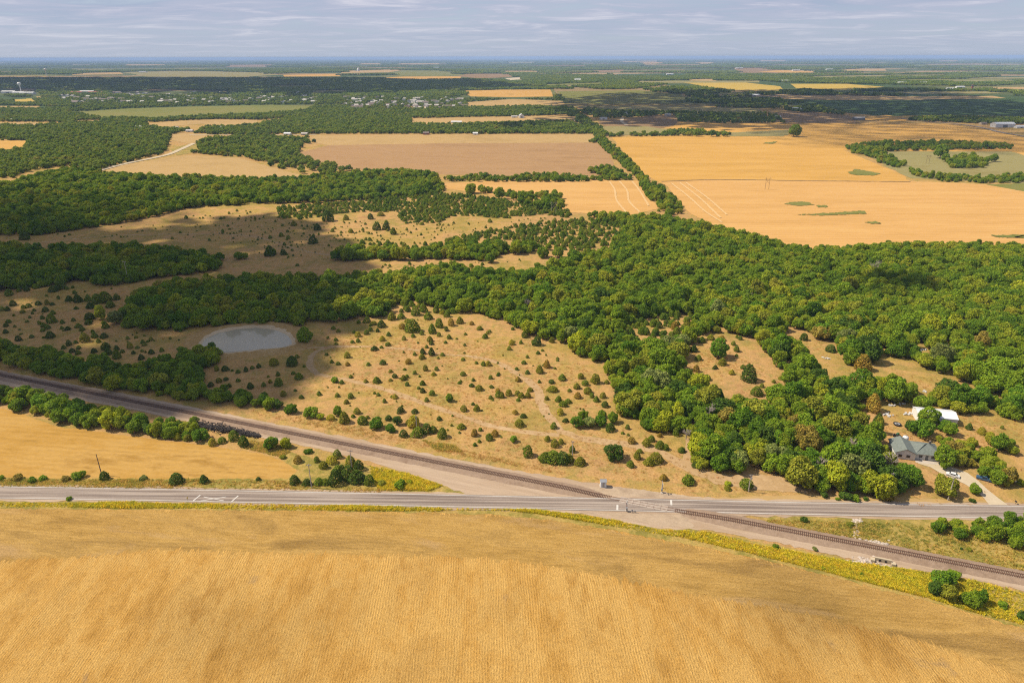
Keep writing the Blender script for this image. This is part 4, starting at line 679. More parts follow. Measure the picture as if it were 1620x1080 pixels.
# cedars: the largest 300 in view as things
cp3 = np.array([(a[0], a[1], 1.5) for a in CEDL]); cpp = PX(cp3); cw = np.array([a[2] * 2 for a in CEDL]) * PPM(cp3[:, 0], cp3[:, 1])
cfr = (cpp[:, 0] > 3) & (cpp[:, 0] < 1617) & np.array([a[3] is not None for a in CEDL]); co_ = np.argsort(-np.where(cfr, cw, -1)); CIN = set(co_[:300].tolist())
CREG = [((-20, 735, 300, 775), 'on the verge below the hay field'), ((300, 735, 455, 775), 'on the verge right of the hay field'), ((330, 680, 400, 720), 'at the upper edge of the hay field'), ((430, 660, 610, 780), 'in the dense clump between hay field and highway'), ((-20, 440, 120, 560), 'on the shaded pasture at far left'), ((120, 440, 215, 520), 'at the left edge of the shaded woods'), ((120, 500, 300, 590), 'on the shaded pasture left of the pond'), ((320, 555, 490, 640), 'on the shaded slope below the pond'),
 ((380, 540, 640, 600), 'just inside the upper trail loop'), ((500, 490, 660, 550), 'on the slope right of the pond'), ((660, 490, 800, 552), 'below the woods above the upper trail'), ((640, 440, 800, 492), 'in the scrub at the foot of the woods'), ((480, 590, 660, 660), 'below the long diagonal trail at left'), ((640, 550, 800, 640), 'between the two pasture trails'), ((640, 640, 800, 720), 'between the lower trail and the track'), ((800, 520, 1010, 600), 'on the upper right pasture by the woods'), ((850, 600, 980, 680), 'right of the trail fork below the woods'), ((790, 600, 860, 690), 'just left of the trail fork'), ((800, 680, 960, 760), 'between trail fork and track'), ((960, 660, 1110, 745), 'beside the trail near the dirt lot'), ((1030, 745, 1200, 830), 'on the roadside grass above the highway'), ((1070, 500, 1260, 650), 'in the grassy glade'), ((990, 480, 1130, 560), 'in the small opening above the glade'), ((1340, 560, 1420, 700), 'in the farmyard left of the house'), ((1250, 500, 1640, 600), 'on the tan clearing beyond the farmyard'), ((1540, 660, 1640, 700), 'on the tan field right of the shed')]
for i in CIN:
    x, y, R, _, _ = CEDL[i]; q = cpp[i]; c = pick(CGR, (20, 36, 24, 12, 8))
    if q[0] < 470 and q[1] < 640: c = pick(CGR, (50, 36, 14, 0, 0))
    if q[1] > 735 and q[0] < 700: c = pick(CGR, (60, 40, 0, 0, 0))
    if R > 2.9: c = pick(CGR, (50, 50, 10, 0, 0))
    if 1360 < q[0] < 1395 and q[1] < 655: c = 'rusty'
    place('cedar', x, y, R / 2.1 * random.uniform(.86, 1.22), CEDm, CGR, 'cedar_tree', 'cedar', c, q, random.uniform(.58, 1.02) * (1.9 if 1360 < q[0] < 1395 and 610 < q[1] < 700 else 1))
CRES = [a for i, a in enumerate(CEDL) if i not in CIN]
SREG = [((-20, 700, 460, 800), 'on the verge by the left stretch of highway'), ((480, 700, 720, 790), 'in the grass left of the crossing'), ((1200, 780, 1420, 800), 'at the foot of the roadside woods'), ((1420, 780, 1580, 800), 'on the lawn by the driveway'), ((1150, 800, 1420, 870), 'in the grass between highway and track'), ((1150, 860, 1420, 930), 'in the yellow grass below the culvert'), ((1480, 850, 1640, 1000), 'in the grass at the right by the track')]
for x, y, R, px, py in SHRL: place('shrub', x, y, R / 2.4, SHRm, GRN, 'shrub', 'shrub', pick(GRN, (3, 4, 5, 4, 1, 1, 1)), (px, py))
NAMEOF = {'tree': ('broadleaf tree', TREG, 'in the woods', 1.0), 'cedar': ('cedar', CREG, 'scattered on the upper pasture', 1.05), 'shrub': ('shrub', SREG, 'on the dry grass', .8)}
by = {}
for r, kind, colour, px, s_ in put:
    w, rg, df, ref = NAMEOF[kind]; ph = reg(rg, px[0], px[1], df); sz = 'large' if s_ > ref * 1.0 else 'medium-sized' if s_ > ref * .72 else 'small'
    r['group'] = ('%ss %s' % (w, ph)); by.setdefault(('%s %s %s %s' % (sz, colour, w, ph)), []).append((px[0], px[1], r))
for lab, rs in by.items():
    rs.sort(key=lambda q: q[0]); n = len(rs); words = {1: [''], 2: ['left', 'right'], 3: ['leftmost', 'middle', 'rightmost']}.get(n)
    for i, (_, _, r) in enumerate(rs): r['label'] = lab if n > 3 or n == 1 else '%s %s' % (words[i], lab)
# the rest of the near woodland and of the scrub
def arr(l): return np.array([(a[0], a[1], 0) for a in l], float)
P = arr(REST); nR = len(REST); s_ = np.array([a[2] for a in REST])
scatter('woodland', P, np.c_[s_, s_, s_ * rng.uniform(.85, 1.15, nR)], rng.uniform(0, 6.28, nR), rng.integers(0, len(DECr), nR), DECr, 'mixed green woodland filling the ground behind the nearer trees', 'woodland')
P = arr(CRES); nR = len(CRES); s_ = np.array([a[2] / 2.25 for a in CRES])
scatter('scrub', P, np.c_[s_, s_, s_ * rng.uniform(.6, .95, nR)], rng.uniform(0, 6.28, nR), rng.integers(0, len(CEDr), nR), CEDr, 'low cedar scrub over the upper pasture', 'scrub')
# ------------------------------------------------------------------ woodland out to the horizon
TOWN = [(60, 139), (260, 141), (500, 145), (560, 151), (740, 157), (745, 166), (700, 177), (620, 178), (540, 170), (480, 166), (300, 168), (115, 177), (62, 166)]
MIDW = [  # outline as seen, share of ground kept
 ([(-500, 202), (60, 200), (120, 196), (170, 196), (250, 203), (300, 206), (270, 215), (265, 235), (255, 245), (200, 257), (140, 274), (110, 262), (60, 268), (20, 282), (-500, 285)], .86),
 ([(60, 152), (115, 160), (110, 178), (160, 188), (220, 190), (240, 200), (120, 196), (95, 196), (75, 175)], .9), ([(-500, 174), (66, 173), (90, 193), (-500, 193)], .85), ([(-500, 155), (58, 152), (66, 168), (-500, 167)], .6),
 ([(300, 213), (330, 203), (400, 200), (450, 190), (480, 178), (500, 167), (560, 171), (620, 178), (650, 187), (650, 198), (700, 199), (850, 194), (900, 194), (935, 206), (938, 212), (700, 212), (500, 212), (400, 213)], .92),
 ([(305, 230), (340, 220), (400, 214), (480, 222), (478, 235), (470, 243), (485, 262), (420, 258), (380, 249), (330, 245), (300, 243)], .8), ([(420, 262), (470, 246), (540, 268), (575, 273), (500, 279), (470, 274)], .45),
 ([(880, 167), (900, 167), (915, 178), (930, 190), (945, 200), (962, 213), (945, 226), (932, 206), (920, 196), (905, 188)], .95),
 ([(1060, 199), (1240, 197), (1240, 186), (1200, 180), (1060, 175), (1000, 177), (940, 170), (915, 176), (945, 188), (1000, 186)], .42), ([(1080, 168), (1100, 172), (1245, 172), (1245, 163), (1100, 160)], .3),
 ([(1240, 174), (1300, 164), (1345, 176), (1375, 179), (1340, 183), (1280, 181)], .6), ([(1420, 188), (1500, 179), (1640, 177), (1900, 190), (1900, 201), (1640, 197), (1570, 197), (1490, 193), (1430, 191)], .85), ([(1290, 180), (1345, 191), (1250, 197), (1235, 192)], .12),
 ([(478, 219), (944, 218), (944, 226.5), (478, 227.5)], .55), ([(1040, 208), (1150, 206), (1156, 216), (962, 217), (962, 209)], .6), ([(1180, 212), (1240, 204), (1266, 205), (1268, 217), (1244, 217)], .0),
 (TOWN, .42), ([(108, 180), (160, 188), (250, 189), (370, 183), (430, 181), (482, 176), (492, 183), (412, 190), (340, 189), (290, 191), (222, 195), (120, 192)], .93), ([(62, 174), (112, 179), (120, 193), (90, 193)], .9),
 ([(620, 178), (700, 169), (890, 168), (908, 181), (830, 184), (700, 187), (655, 187)], .93), ([(740, 151), (880, 151), (900, 160), (740, 162)], .22), ([(745, 167), (900, 165), (905, 170), (745, 172)], .5),
 ([(-900, 124), (700, 124.5), (830, 129), (905, 141), (720, 144), (740, 150), (700, 156), (560, 152), (480, 147), (260, 142), (60, 141), (-900, 147)], .96),
 ([(800, 118), (1080, 117), (2200, 106), (2200, 137), (1620, 139), (1400, 134), (1240, 131), (1080, 130), (1000, 142), (900, 142), (830, 128)], .86),
 ([(1080, 143), (1250, 144), (1400, 142), (2200, 146), (2200, 155), (1570, 152), (1400, 152), (1225, 151), (1100, 157)], .5), ([(880, 164), (1080, 158), (1230, 157), (1275, 162), (1250, 166), (1080, 168), (960, 170)], .45), ([(1010, 142), (1100, 137), (1240, 144), (1220, 152), (1080, 152)], .5)]
def blotch(P, sc, seed):
    r_ = np.random.default_rng(seed); v = np.zeros(len(P))
    for _ in range(9):
        a = r_.uniform(0, 6.28); f_ = sc * r_.uniform(.5, 2.2); v += np.sin((P[:, 0] * math.cos(a) * .55 + P[:, 1] * math.sin(a)) * f_ + r_.uniform(0, 6.28))
    return v / 3
def far_ok(P, dens=None):
    q = PX(np.c_[P, np.zeros(len(P))]); ok = np.zeros(len(P), bool); u = rng.random(len(P))
    bl = blotch(P, .006, 33)
    for poly, k in MIDW: ok |= inside(q, poly) & (u < k) & ((bl > -.62) | (k > .95) | (q[:, 1] > 172))
    tp = 10 * F / np.hypot(P[:, 0], P[:, 1])
    for nm, poly, mt in FIELDS:
        for k_ in ((0, .45, .9) if poly[0][1] < 160 else (0,)): ok &= ~inside(q - np.c_[np.zeros(len(q)), tp * k_], poly)
    return ok, q
def grid(sx_, sy_, y0, y1, slope):
    o = []; y = y0
    while y < y1:
        hw = y * slope + 60; n = int(2 * hw / sx_); o.append(np.c_[np.linspace(-hw, hw, n) + rng.uniform(-.4, .4, n) * sx_, y + rng.uniform(-.4, .4, n) * sy_]); y += sy_
    return np.concatenate(o)
HS = [(x_, y_) for x_, y_ in zip(rng.uniform(95, 500, 150), rng.uniform(147, 164, 150))] + [(x_, y_) for x_, y_ in zip(rng.uniform(545, 735, 110), rng.uniform(154, 172, 110))]
def town_ok(h): return not any(inside([h], p[1])[0] for p in FIELDS) and inside([h], TOWN)[0]
HS = [h for h in HS if town_ok(h)]; HG = Gn(HS)
P = grid(8.2, 8.0, 700, 2950, .92); ok, q = far_ok(P); P = P[ok]
hd = np.array([np.min(np.hypot(HG[:, 0] - p[0], np.where(p[1] < HG[:, 1], (HG[:, 1] - p[1]) * .11, HG[:, 1] - p[1]))) if p[1] > 1800 else 99 for p in P]); P = P[hd > 9]; nR = len(P)
s_ = rng.uniform(.65, 1.15, nR); FARP = [(np.c_[P, np.zeros(nR)], np.c_[s_, s_, s_ * rng.uniform(.8, 1.1, nR)], rng.uniform(0, 6.28, nR), rng.integers(0, 5, nR))]
P = grid(40, 34, 2950, 6600, .98); ok, q = far_ok(P); P = P[ok]; nR = len(P); s_ = rng.uniform(.8, 1.2, nR); FARP.append((np.c_[P, np.zeros(nR)], np.c_[s_, s_, rng.uniform(.75, 1.2, nR)], rng.uniform(-.3, .3, nR), 5 + rng.integers(0, 5, nR)))
P = grid(120, 150, 6600, 15000, 1.0); P2 = grid(150, 330, 15000, 34000, 1.0); P = np.r_[P, P2]
q = PX(np.c_[P, np.zeros(len(P))]); ok = (blotch(P, .0022, 5) > -.12) & (rng.random(len(P)) < .85)
tp = 13 * F / np.hypot(P[:, 0], P[:, 1])
for nm, poly, mt in FIELDS:
    for k_ in (0, .45, .9): ok &= ~inside(q - np.c_[np.zeros(len(q)), tp * k_], poly)
P = P[ok]; nR = len(P); FARP.append((np.c_[P, np.zeros(nR)], np.c_[rng.uniform(.9, 1.3, nR), rng.uniform(.9, 1.3, nR), rng.uniform(.7, 1.15, nR)], np.zeros(nR), 10 + rng.integers(0, 4, nR)))
cat_ = [np.concatenate([f[i] for f in FARP]) for i in range(4)]
scatter('far_woodland', *cat_, DECf + GRV + GRV2, 'woodland and hedgerows spreading over the plain to the horizon', 'woodland')
# ------------------------------------------------------------------ grass
def tuft(seed, n, hgt, w):
    r_ = np.random.default_rng(seed); mb = MB()
    for _ in range(n):
        a = r_.uniform(0, 6.28); x, y = r_.normal(0, w, 2); l_ = hgt * r_.uniform(.6, 1.2); dx, dy = math.cos(a) * .35 * l_, math.sin(a) * .35 * l_; b_ = a + 1.57 + r_.normal(0, .5); u, v = math.cos(b_) * .05 * (.5 + hgt), math.sin(b_) * .05 * (.5 + hgt)
        mb.add([(x - u, y - v, 0), (x + u, y + v, 0), (x + dx * .5 + u * .8, y + dy * .5 + v * .8, l_ * .65), (x + dx + u * .3, y + dy + v * .3, l_), (x + dx - u * .3, y + dy - v * .3, l_), (x + dx * .5 - u * .8, y + dy * .5 - v * .8, l_ * .65)], [(0, 1, 2, 5), (5, 2, 3, 4)])
    return mb
M_TALL = leaf('tall_grass', 'random', [(0, (.19, .23, .03)), (.25, (.36, .34, .03)), (.55, (.55, .46, .03)), (.75, (.60, .48, .035)), (.9, (.50, .38, .06)), (1, (.38, .27, .07))])
M_MEAD = leaf('meadow_grass', 'random', [(0, (0.156, 0.195, 0.033)), (.3, (0.312, 0.281, 0.050)), (.6, (0.480, 0.354, 0.083)), (.85, (0.432, 0.293, 0.083)), (1, (0.288, 0.195, 0.066))])
M_DRY = leaf('dry_grass', 'random', [(0, (0.240, 0.209, 0.040)), (.4, (0.432, 0.286, 0.080)), (.8, (0.360, 0.187, 0.060)), (1, (0.204, 0.165, 0.036))])
TUF = [tuft(500 + i, 26, .95, .33).mesh('tall_grass', M_TALL) for i in range(4)]; TUM = [tuft(510 + i, 24, .7, .35).mesh('meadow_grass', M_MEAD) for i in range(4)]; TUD = [tuft(520 + i, 20, .42, .32).mesh('dry_grass', M_DRY) for i in range(4)]
def fill(polys, dens, lim=None):
    o = []
    for poly, k in polys:
        P = lattice(poly, 1 / math.sqrt(dens * k), .5); q = PX(np.c_[P, np.zeros(len(P))]); o.append(P[inside(q, poly)])
    return np.concatenate(o)
TALLP = [([(690, 806), (800, 807), (850, 812), (930, 825), (1000, 838), (1080, 850), (1180, 873), (1300, 903), (1400, 928), (1470, 946), (1540, 968), (1620, 988), (1800, 1030), (1800, 985), (1620, 938), (1540, 918), (1440, 902), (1370, 894), (1300, 881), (1200, 862), (1120, 842), (1080, 840), (1040, 838), (980, 824), (900, 812), (830, 806)], 1.5),
 ([(-100, 794), (200, 796), (400, 797.5), (540, 800), (700, 804), (700, 808.5), (500, 807), (300, 803.5), (-100, 801)], .8), ([(1215, 822), (1400, 827), (1500, 834), (1640, 862), (1900, 890), (1900, 970), (1620, 903), (1500, 880), (1400, 860), (1300, 842), (1215, 830)], .8),
 ([(585, 735), (640, 748), (700, 768), (680, 776), (600, 775), (590, 760)], 1.0), ([(375, 695), (440, 700), (460, 715), (440, 722), (390, 710)], 1.0), ([(-100, 757), (450, 760), (620, 775), (600, 779), (400, 774), (-100, 768)], .5), ([(665, 695), (720, 705), (730, 715), (690, 712)], 1)]
def grassy(name, polys, dens, protos, label, k, th, lo=.5, hi=1.15, sd=9):
    P = fill(polys, dens); wv = blotch(P, k, sd); P = P[rng.random(len(P)) < np.clip(th + .5 * wv, .06, 1)]; nR = len(P); s_ = rng.uniform(lo, hi, nR) * np.clip(1 + .3 * blotch(P, k * 2, sd + 1), .5, 1.5)
    scatter(name, np.c_[P, np.zeros(nR)], s_, rng.uniform(0, 6.28, nR), rng.integers(0, 4, nR), protos, label, 'grass')
grassy('tall_grass', [TALLP[0], TALLP[1], TALLP[3]], 9, TUF, 'tall yellow grass along the edge of the stubble field', .10, .62, .3, .78)
grassy('meadow_grass', [TALLP[2]] + TALLP[4:], 6, TUM, 'rough tan and olive grass between highway and railway', .11, .6, .4, .9, sd=21)
PAST = [([(480, 540), (700, 500), (900, 545), (985, 650), (1100, 700), (1200, 780), (1050, 775), (800, 735), (600, 690), (430, 640), (330, 600)], .16), ([(-50, 450), (200, 450), (330, 520), (310, 560), (0, 530)], .1), ([(1075, 520), (1240, 600), (1200, 635), (1090, 590)], .2), ([(1350, 650), (1620, 660), (1640, 800), (1440, 800)], .12), ([(1235, 520), (1560, 620), (1450, 640), (1290, 600)], .12), ([(400, 640), (700, 705), (1050, 782), (1040, 778), (700, 716), (400, 655)], 1.0)]
P = fill(PAST, 1.5); wv = blotch(P, .09, 11); P = P[rng.random(len(P)) < np.clip(.4 + .5 * wv, .03, 1)]; nR = len(P); s_ = rng.uniform(.5, 1.3, nR)
scatter('dry_grass', np.c_[P, np.zeros(nR)], s_, rng.uniform(0, 6.28, nR), rng.integers(0, 4, nR), TUD, 'dry tufts of grass over the pasture', 'grass')
# ------------------------------------------------------------------ buildings
M_WALLW = plain('white_siding', (.74, .72, .68), .7, .06, .5); M_ROOFG = plain('grey_green_shingle', (.17, .195, .175), .85, .18, 1.4); M_GLASS = plain('window_glass', (.03, .035, .04), .12, .1, 1, 0, .5); M_METW = plain('white_metal_roof', (.80, .80, .80), .4, .04, .4, .1)
M_TANW = plain('tan_wall', (.50, .42, .33), .8, .1, .5); M_ROOFB = plain('brown_roof', (.20, .16, .14), .85, .15, .8); M_ROOFL = plain('light_roof', (.50, .47, .44), .7, .1, .6); M_REDB = plain('red_barn', (.30, .09, .06), .8, .15, .6); M_DKMET = plain('dark_metal', (.16, .165, .17), .5, .1, 1)
def gable(mb, x0, y0, x1, y1, h, r, ov=.35, ax='x', mi=0, th=.12):
    if ax == 'x': ym = (y0 + y1) / 2; a = [(x0 - ov, y0 - ov, h - .12), (x1 + ov, y0 - ov, h - .12), (x1 + ov, ym, h + r), (x0 - ov, ym, h + r), (x0 - ov, y1 + ov, h - .12), (x1 + ov, y1 + ov, h - .12)]
    else: xm = (x0 + x1) / 2; a = [(x0 - ov, y1 + ov, h - .12), (x0 - ov, y0 - ov, h - .12), (xm, y0 - ov, h + r), (xm, y1 + ov, h + r), (x1 + ov, y1 + ov, h - .12), (x1 + ov, y0 - ov, h - .12)]
    t_ = [(p[0], p[1], p[2] + th) for p in a]
    return mb.add(a + t_, [(6, 7, 8, 9), (9, 8, 11, 10), (3, 2, 1, 0), (4, 5, 2, 3), (0, 1, 7, 6), (5, 4, 10, 11), (1, 2, 8, 7), (2, 5, 11, 8), (3, 0, 6, 9), (4, 3, 9, 10)], mi)
def walls(mb, x0, y0, x1, y1, h, r, ax='x', mi=0):
    mb.box(x0, y0, 0, x1, y1, h - .13, mi)
    for e in (0, 1):
        if ax == 'x': x = x1 if e else x0; q = [(x, y0 + .02, h - .13), (x, y1 - .02, h - .13), (x, (y0 + y1) / 2, h + r - .15)]
        else: y = y1 if e else y0; q = [(x1 - .02, y, h - .13), (x0 + .02, y, h - .13), ((x0 + x1) / 2, y, h + r - .15)]
        mb.add(q, [(0, 1, 2) if e else (2, 1, 0)], mi)
    return mb
x, y = G(1455, 731); hs_ = tag(link('house', None, loc=(x, y, 0)), 'white single-storey farmhouse with grey-green hipped roofs among trees', 'house'); hs_.rotation_euler.z = math.radians(-14)
wb = walls(MB(), -9.0, 1.0, -1.6, 11.0, 2.9, 1.8, 'y'); wb.box(-1.6, 2.2, 0, 7.6, 11.5, 2.77); wb.obj('wall', M_WALLW, hs_)
rb_ = gable(MB(), -9.0, 1.0, -1.6, 11.0, 2.9, 1.9, .5, 'y'); rb_.obj('roof', M_ROOFG, hs_)
hr = MB(); a = [(-1.75, 1.6, 2.8), (8.2, 1.6, 2.8), (8.2, 12.1, 2.8), (-1.75, 12.1, 2.8), (2.4, 6.2, 5.0), (4.0, 7.6, 5.0)]; hr.add(a, [(0, 1, 5, 4), (1, 2, 5), (2, 3, 4, 5), (3, 0, 4), (3, 2, 1, 0)])
ro_ = hr.obj('roof', M_ROOFG, hs_); MB().box(4.6, 8.0, 3.5, 5.3, 8.7, 5.6).obj('chimney', M_ROOFB, ro_)
for wx, wy, ww in ((-7.2, .98, 1.4), (-4.2, .98, 1.4), (.6, 2.18, 1.3), (5.2, 2.18, 1.6)):
    wf = MB().box(wx - ww / 2 - .12, wy - .05, .85, wx + ww / 2 + .12, wy, 2.25).obj('window', M_WHITE, hs_); MB().box(wx - ww / 2, wy - .07, .97, wx + ww / 2, wy - .053, 2.13).obj('pane', M_GLASS, wf)
dr = MB().box(2.4, 2.13, .1, 3.4, 2.18, 2.2).obj('door', M_DKMET, hs_); MB().box(3.2, 2.10, 1.05, 3.3, 2.127, 1.15).obj('handle', M_STEEL, dr)
MB().box(-1.5, -.6, 0, 6.5, 2.1, .12).obj('patio', M_CONC, hs_)
x, y = G(1477, 664); sh = tag(link('shed', None, loc=(x, y, 0)), 'long white metal shed with low gable roof behind a dark tree', 'shed'); sh.rotation_euler.z = math.radians(-13)
walls(MB(), -7.8, -4.2, 7.8, 4.6, 3.4, 1.2, 'x').obj('wall', M_WALLW, sh); gable(MB(), -7.8, -4.2, 7.8, 4.6, 3.4, 1.25, .25, 'x').obj('roof', M_METW, sh); MB().box(7.8, -1.8, .05, 7.86, 2.0, 2.9).obj('door', M_METW, sh)
x, y = G(1431, 699); tk = tag(link('tank', None, loc=(x, y, 0)), 'small white rounded tank standing behind the farmhouse roof', 'tank'); MB().lathe([(1.2, 0), (1.2, 2.2), (1.0, 2.7), (.5, 3.0), (.15, 3.05)], 20).obj('body', M_WHITE, tk, True); MB().tube([(0, 0, 3.0), (0, 0, 3.25)], .25, 12).obj('lid', M_STEEL, tk)
def barn(px, py, w, d, h, r, rot, wm, rm, label, cat='barn', name='barn', ax='x'):
    x, y = G(px, py); o = tag(link(name, None, loc=(x, y, 0)), label, cat); o.rotation_euler.z = math.radians(rot)
    walls(MB(), -w / 2, 0, w / 2, d, h, r, ax).obj('wall', wm, o); gable(MB(), -w / 2, 0, w / 2, d, h, r + .1, .4, ax).obj('roof', rm, o); MB().box(-w * .12, -.06, .05, w * .12, -.01, h * .72).obj('door', M_DKMET, o); return o
barn(825.5, 187, 13, 12, 6, 4.5, 8, M_WHITE, M_METW, 'bright white gabled farmhouse on the far tan field', 'house', 'house', 'y'); barn(814, 186.5, 16, 8, 3.5, 2, 5, M_WHITE, M_ROOFL, 'low white outbuilding left of the far gabled farmhouse', 'outbuilding', 'outbuilding')
barn(722, 195, 26, 9, 3, 2, -6, M_WHITE, M_METW, 'long low white poultry house at the wood edge', 'barn'); barn(955, 189.5, 18, 10, 3.5, 2.5, 4, M_WHITE, M_ROOFL, 'white house beside the dark diagonal tree row', 'house', 'house'); barn(991, 183, 11, 10, 5, 3.5, 0, M_WHITE, M_METW, 'small white house above the short pale lane', 'house', 'house', 'y')
barn(1057, 184, 16, 10, 4, 2.5, 5, M_TANW, M_ROOFL, 'pale tan house among the dark farmstead trees', 'house', 'house'); barn(1258, 175, 20, 12, 5, 3, 0, M_WHITE, M_METW, 'white barn, left of a pair beside the dark green field', 'barn'); barn(1267, 176, 16, 12, 5, 3.5, 0, M_WHITE, M_METW, 'white barn, right of a pair beside the dark green field', 'barn', ax='y'); barn(1293, 174, 22, 10, 4, 2, 4, M_WHITE, M_ROOFL, 'low pale shed at the left end of the dark green field', 'shed', 'shed')
barn(1194, 152.5, 42, 18, 5, 3, 0, M_TANW, M_METW, 'wide white-roofed shed among far dark trees', 'shed', 'shed'); barn(1231, 186.5, 16, 9, 3.5, 2.2, 6, M_WHITE, M_ROOFL, 'pale cottage at the right end of the far farmstead trees', 'house', 'house'); barn(1360, 190, 28, 12, 4.5, 2.5, 3, M_DKMET, M_ROOFL, 'long grey metal shed alone on the golden field', 'shed', 'shed')
barn(1590, 202, 46, 18, 8, 3, 4, M_WALLW, M_METW, 'big pale metal building by the far highway at right', 'warehouse', 'warehouse'); barn(1616, 203, 22, 10, 3.5, 2, 4, M_WHITE, M_METW, 'low white annexe right of the big pale metal building', 'annexe', 'annexe'); barn(1557, 197.5, 14, 9, 3.5, 2.2, 4, M_TANW, M_ROOFB, 'grey-roofed house left of the big pale metal building', 'house', 'house')
barn(454, 214, 14, 9, 3.2, 2, -4, M_WHITE, M_METW, 'white bungalow at the foot of the yellow-green wood', 'house', 'house'); barn(481, 214, 13, 8, 3, 2, -4, M_TANW, M_ROOFL, 'tan bungalow at the top left corner of the ploughed field', 'house', 'house'); barn(344, 204, 16, 9, 3.5, 2, -8, M_WHITE, M_METW, 'white-roofed house behind dark trees above the gravel road', 'house', 'house'); barn(277, 204.5, 13, 8, 3.5, 2, -8, M_WHITE, M_ROOFL, 'small white house left of the gravel road farmyard', 'house', 'house'); barn(299, 209, 15, 8, 3, 2, -5, M_WALLW, M_ROOFL, 'long pale shed on the tan farmyard above the gravel road', 'shed', 'shed')
barn(217, 204.5, 20, 9, 4, 2.5, -8, M_WHITE, M_METW, 'bright white farmhouse at the edge of the left woods', 'house', 'house'); barn(20, 191, 14, 8, 3, 2, -10, M_TANW, M_ROOFL, 'tan roofed shed in the far left woods', 'shed', 'shed'); barn(674, 213.5, 12, 8, 3.5, 2.5, 0, M_REDB, M_ROOFB, 'small red barn at the wood edge above the ploughed field', 'barn'); barn(752, 213.5, 10, 7, 3, 2, 0, M_WHITE, M_METW, 'little white cabin at the wood edge above the ploughed field', 'cabin', 'cabin'); barn(914, 129, 40, 20, 10, 6, 0, M_WHITE, M_METW, 'tall white building alone in the far woods', 'building', 'building')
barn(88, 206, 14, 9, 3, 2, 10, M_WHITE, M_ROOFL, 'half-hidden pale house in the left woods', 'house', 'house')
for i, (px, py, w_) in enumerate([(1060, 119, 60), (120, 149, 50), (135, 148, 70), (150, 149, 60), (1440, 101, 160), (1455, 105, 140), (690, 108, 80), (1170, 109, 90), (1260, 112.5, 80), (1205, 107.5, 70), (605, 109.5, 90), (225, 115, 80), (1313, 111, 80), (12, 148, 60), (28, 149.5, 50), (42, 150, 60), (1240, 130, 60), (1428, 133, 50), (1462, 133, 40), (1505, 143, 40), (1520, 140, 40)]):
    lab = 'pale far building, number %d' % i; barn(px, py, w_, w_ * .4, 6 + w_ * .04, 3, 0, M_TANW if i in (1, 2, 3) else M_WHITE, M_REDB if i in (1, 3) else M_METW, ['wide white industrial shed far out on the blue plain', 'red-roofed brick block, left of three at the town edge', 'long pale block, middle of three at the town edge', 'red-roofed brick block, right of three at the town edge', 'largest white plant building near the right horizon', 'second white plant building just below the largest near the horizon', 'white shed on the far plain above the golden strip', 'white depot on the ridge at the brown far field', 'white farm building at the right end of the far gold field', 'pale farm building left of the white depot ridge', 'white farm sheds beside the far grain silo', 'white farm sheds in the far left green field', 'small white farm shed on the far right plain', 'white town building left of the near water tower', 'white town building right under the near water tower', 'white town building right of the near water tower', 'pale shed below the far gold field at right', 'tan works building left of two in the dark far wood', 'white works building right of two in the dark far wood', 'low white works shed in front of the red tower', 'white works shed behind the dark far trees'][i], 'building', 'building')
HM = []
for i in range(6):
    w_, d_, h_, r_ = random.uniform(12, 20), random.uniform(8, 11), random.uniform(3, 5), random.uniform(1.8, 3); mb = walls(MB(), -w_ / 2, -d_ / 2, w_ / 2, d_ / 2, h_, r_, 'xy'[i % 2], 0); gable(mb, -w_ / 2, -d_ / 2, w_ / 2, d_ / 2, h_, r_ + .1, .4, 'xy'[i % 2], 1)
    HM.append(mb.mesh('town_house', [[M_WHITE, M_TANW, M_WALLW][i % 3], [M_ROOFL, M_ROOFL, M_ROOFB][(i + i // 3) % 3]]))
for (px, py), (x, y) in zip(HS, HG):
    i = random.randrange(6); o = link('town_house', HM[i], None, (x, y, 0)); o.rotation_euler.z = random.choice((0, 1.57)) + random.gauss(0, .15); s_ = random.uniform(.9, 1.3); o.scale = (s_, s_, s_)
    d_ = 'among trees on the far left side of town' if px < 300 else 'among trees in the middle of the far town' if px < 520 else 'in the estate right of the far town'
    tag(o, '%s house %s' % (['white', 'tan', 'pale grey'][i % 3], d_), 'house', 'houses %s' % d_)
def tower(px, py, h, label):
    x, y = G(px, py); o = tag(link('water_tower', None, loc=(x, y, 0)), label, 'water tower'); k = h / 48
    MB().lathe([(3.6 * k, 0), (2.0 * k, 4 * k), (1.7 * k, 30 * k), (2.4 * k, 35 * k)], 20).obj('stem', M_WHITE, o, True); MB().lathe([(2.0 * k, 34 * k), (6.5 * k, 37.5 * k), (8.2 * k, 41 * k), (7.6 * k, 44 * k), (4.8 * k, 47 * k), (.5 * k, 48 * k)], 24).obj('tank', M_WHITE, o, True)
tower(34.5, 149, 50, 'white water tower standing over the near town at far left'); tower(74, 120.8, 66, 'small distant white water tower above the tan strip')
x, y = G(567, 112.8); si = tag(link('grain_silo', None, loc=(x, y, 0)), 'white cylindrical grain silo on the distant gold field', 'silo'); MB().lathe([(15, 0), (15, 26), (11, 32), (2, 36)], 24).obj('bin', M_WHITE, si, True); MB().box(-34, -6, 0, -16, 8, 9).obj('annexe', M_METW, si)
x, y = G(1537, 143.5); si = tag(link('works_tower', None, loc=(x, y, 0)), 'slim rust-red works tower in the dark far wood', 'tower'); MB().lathe([(5, 0), (4, 22), (4, 26)], 12).obj('shaft', M_REDB, si); MB().box(-6, -6, 22, 6, 6, 24).obj('platform', M_STEEL, si)
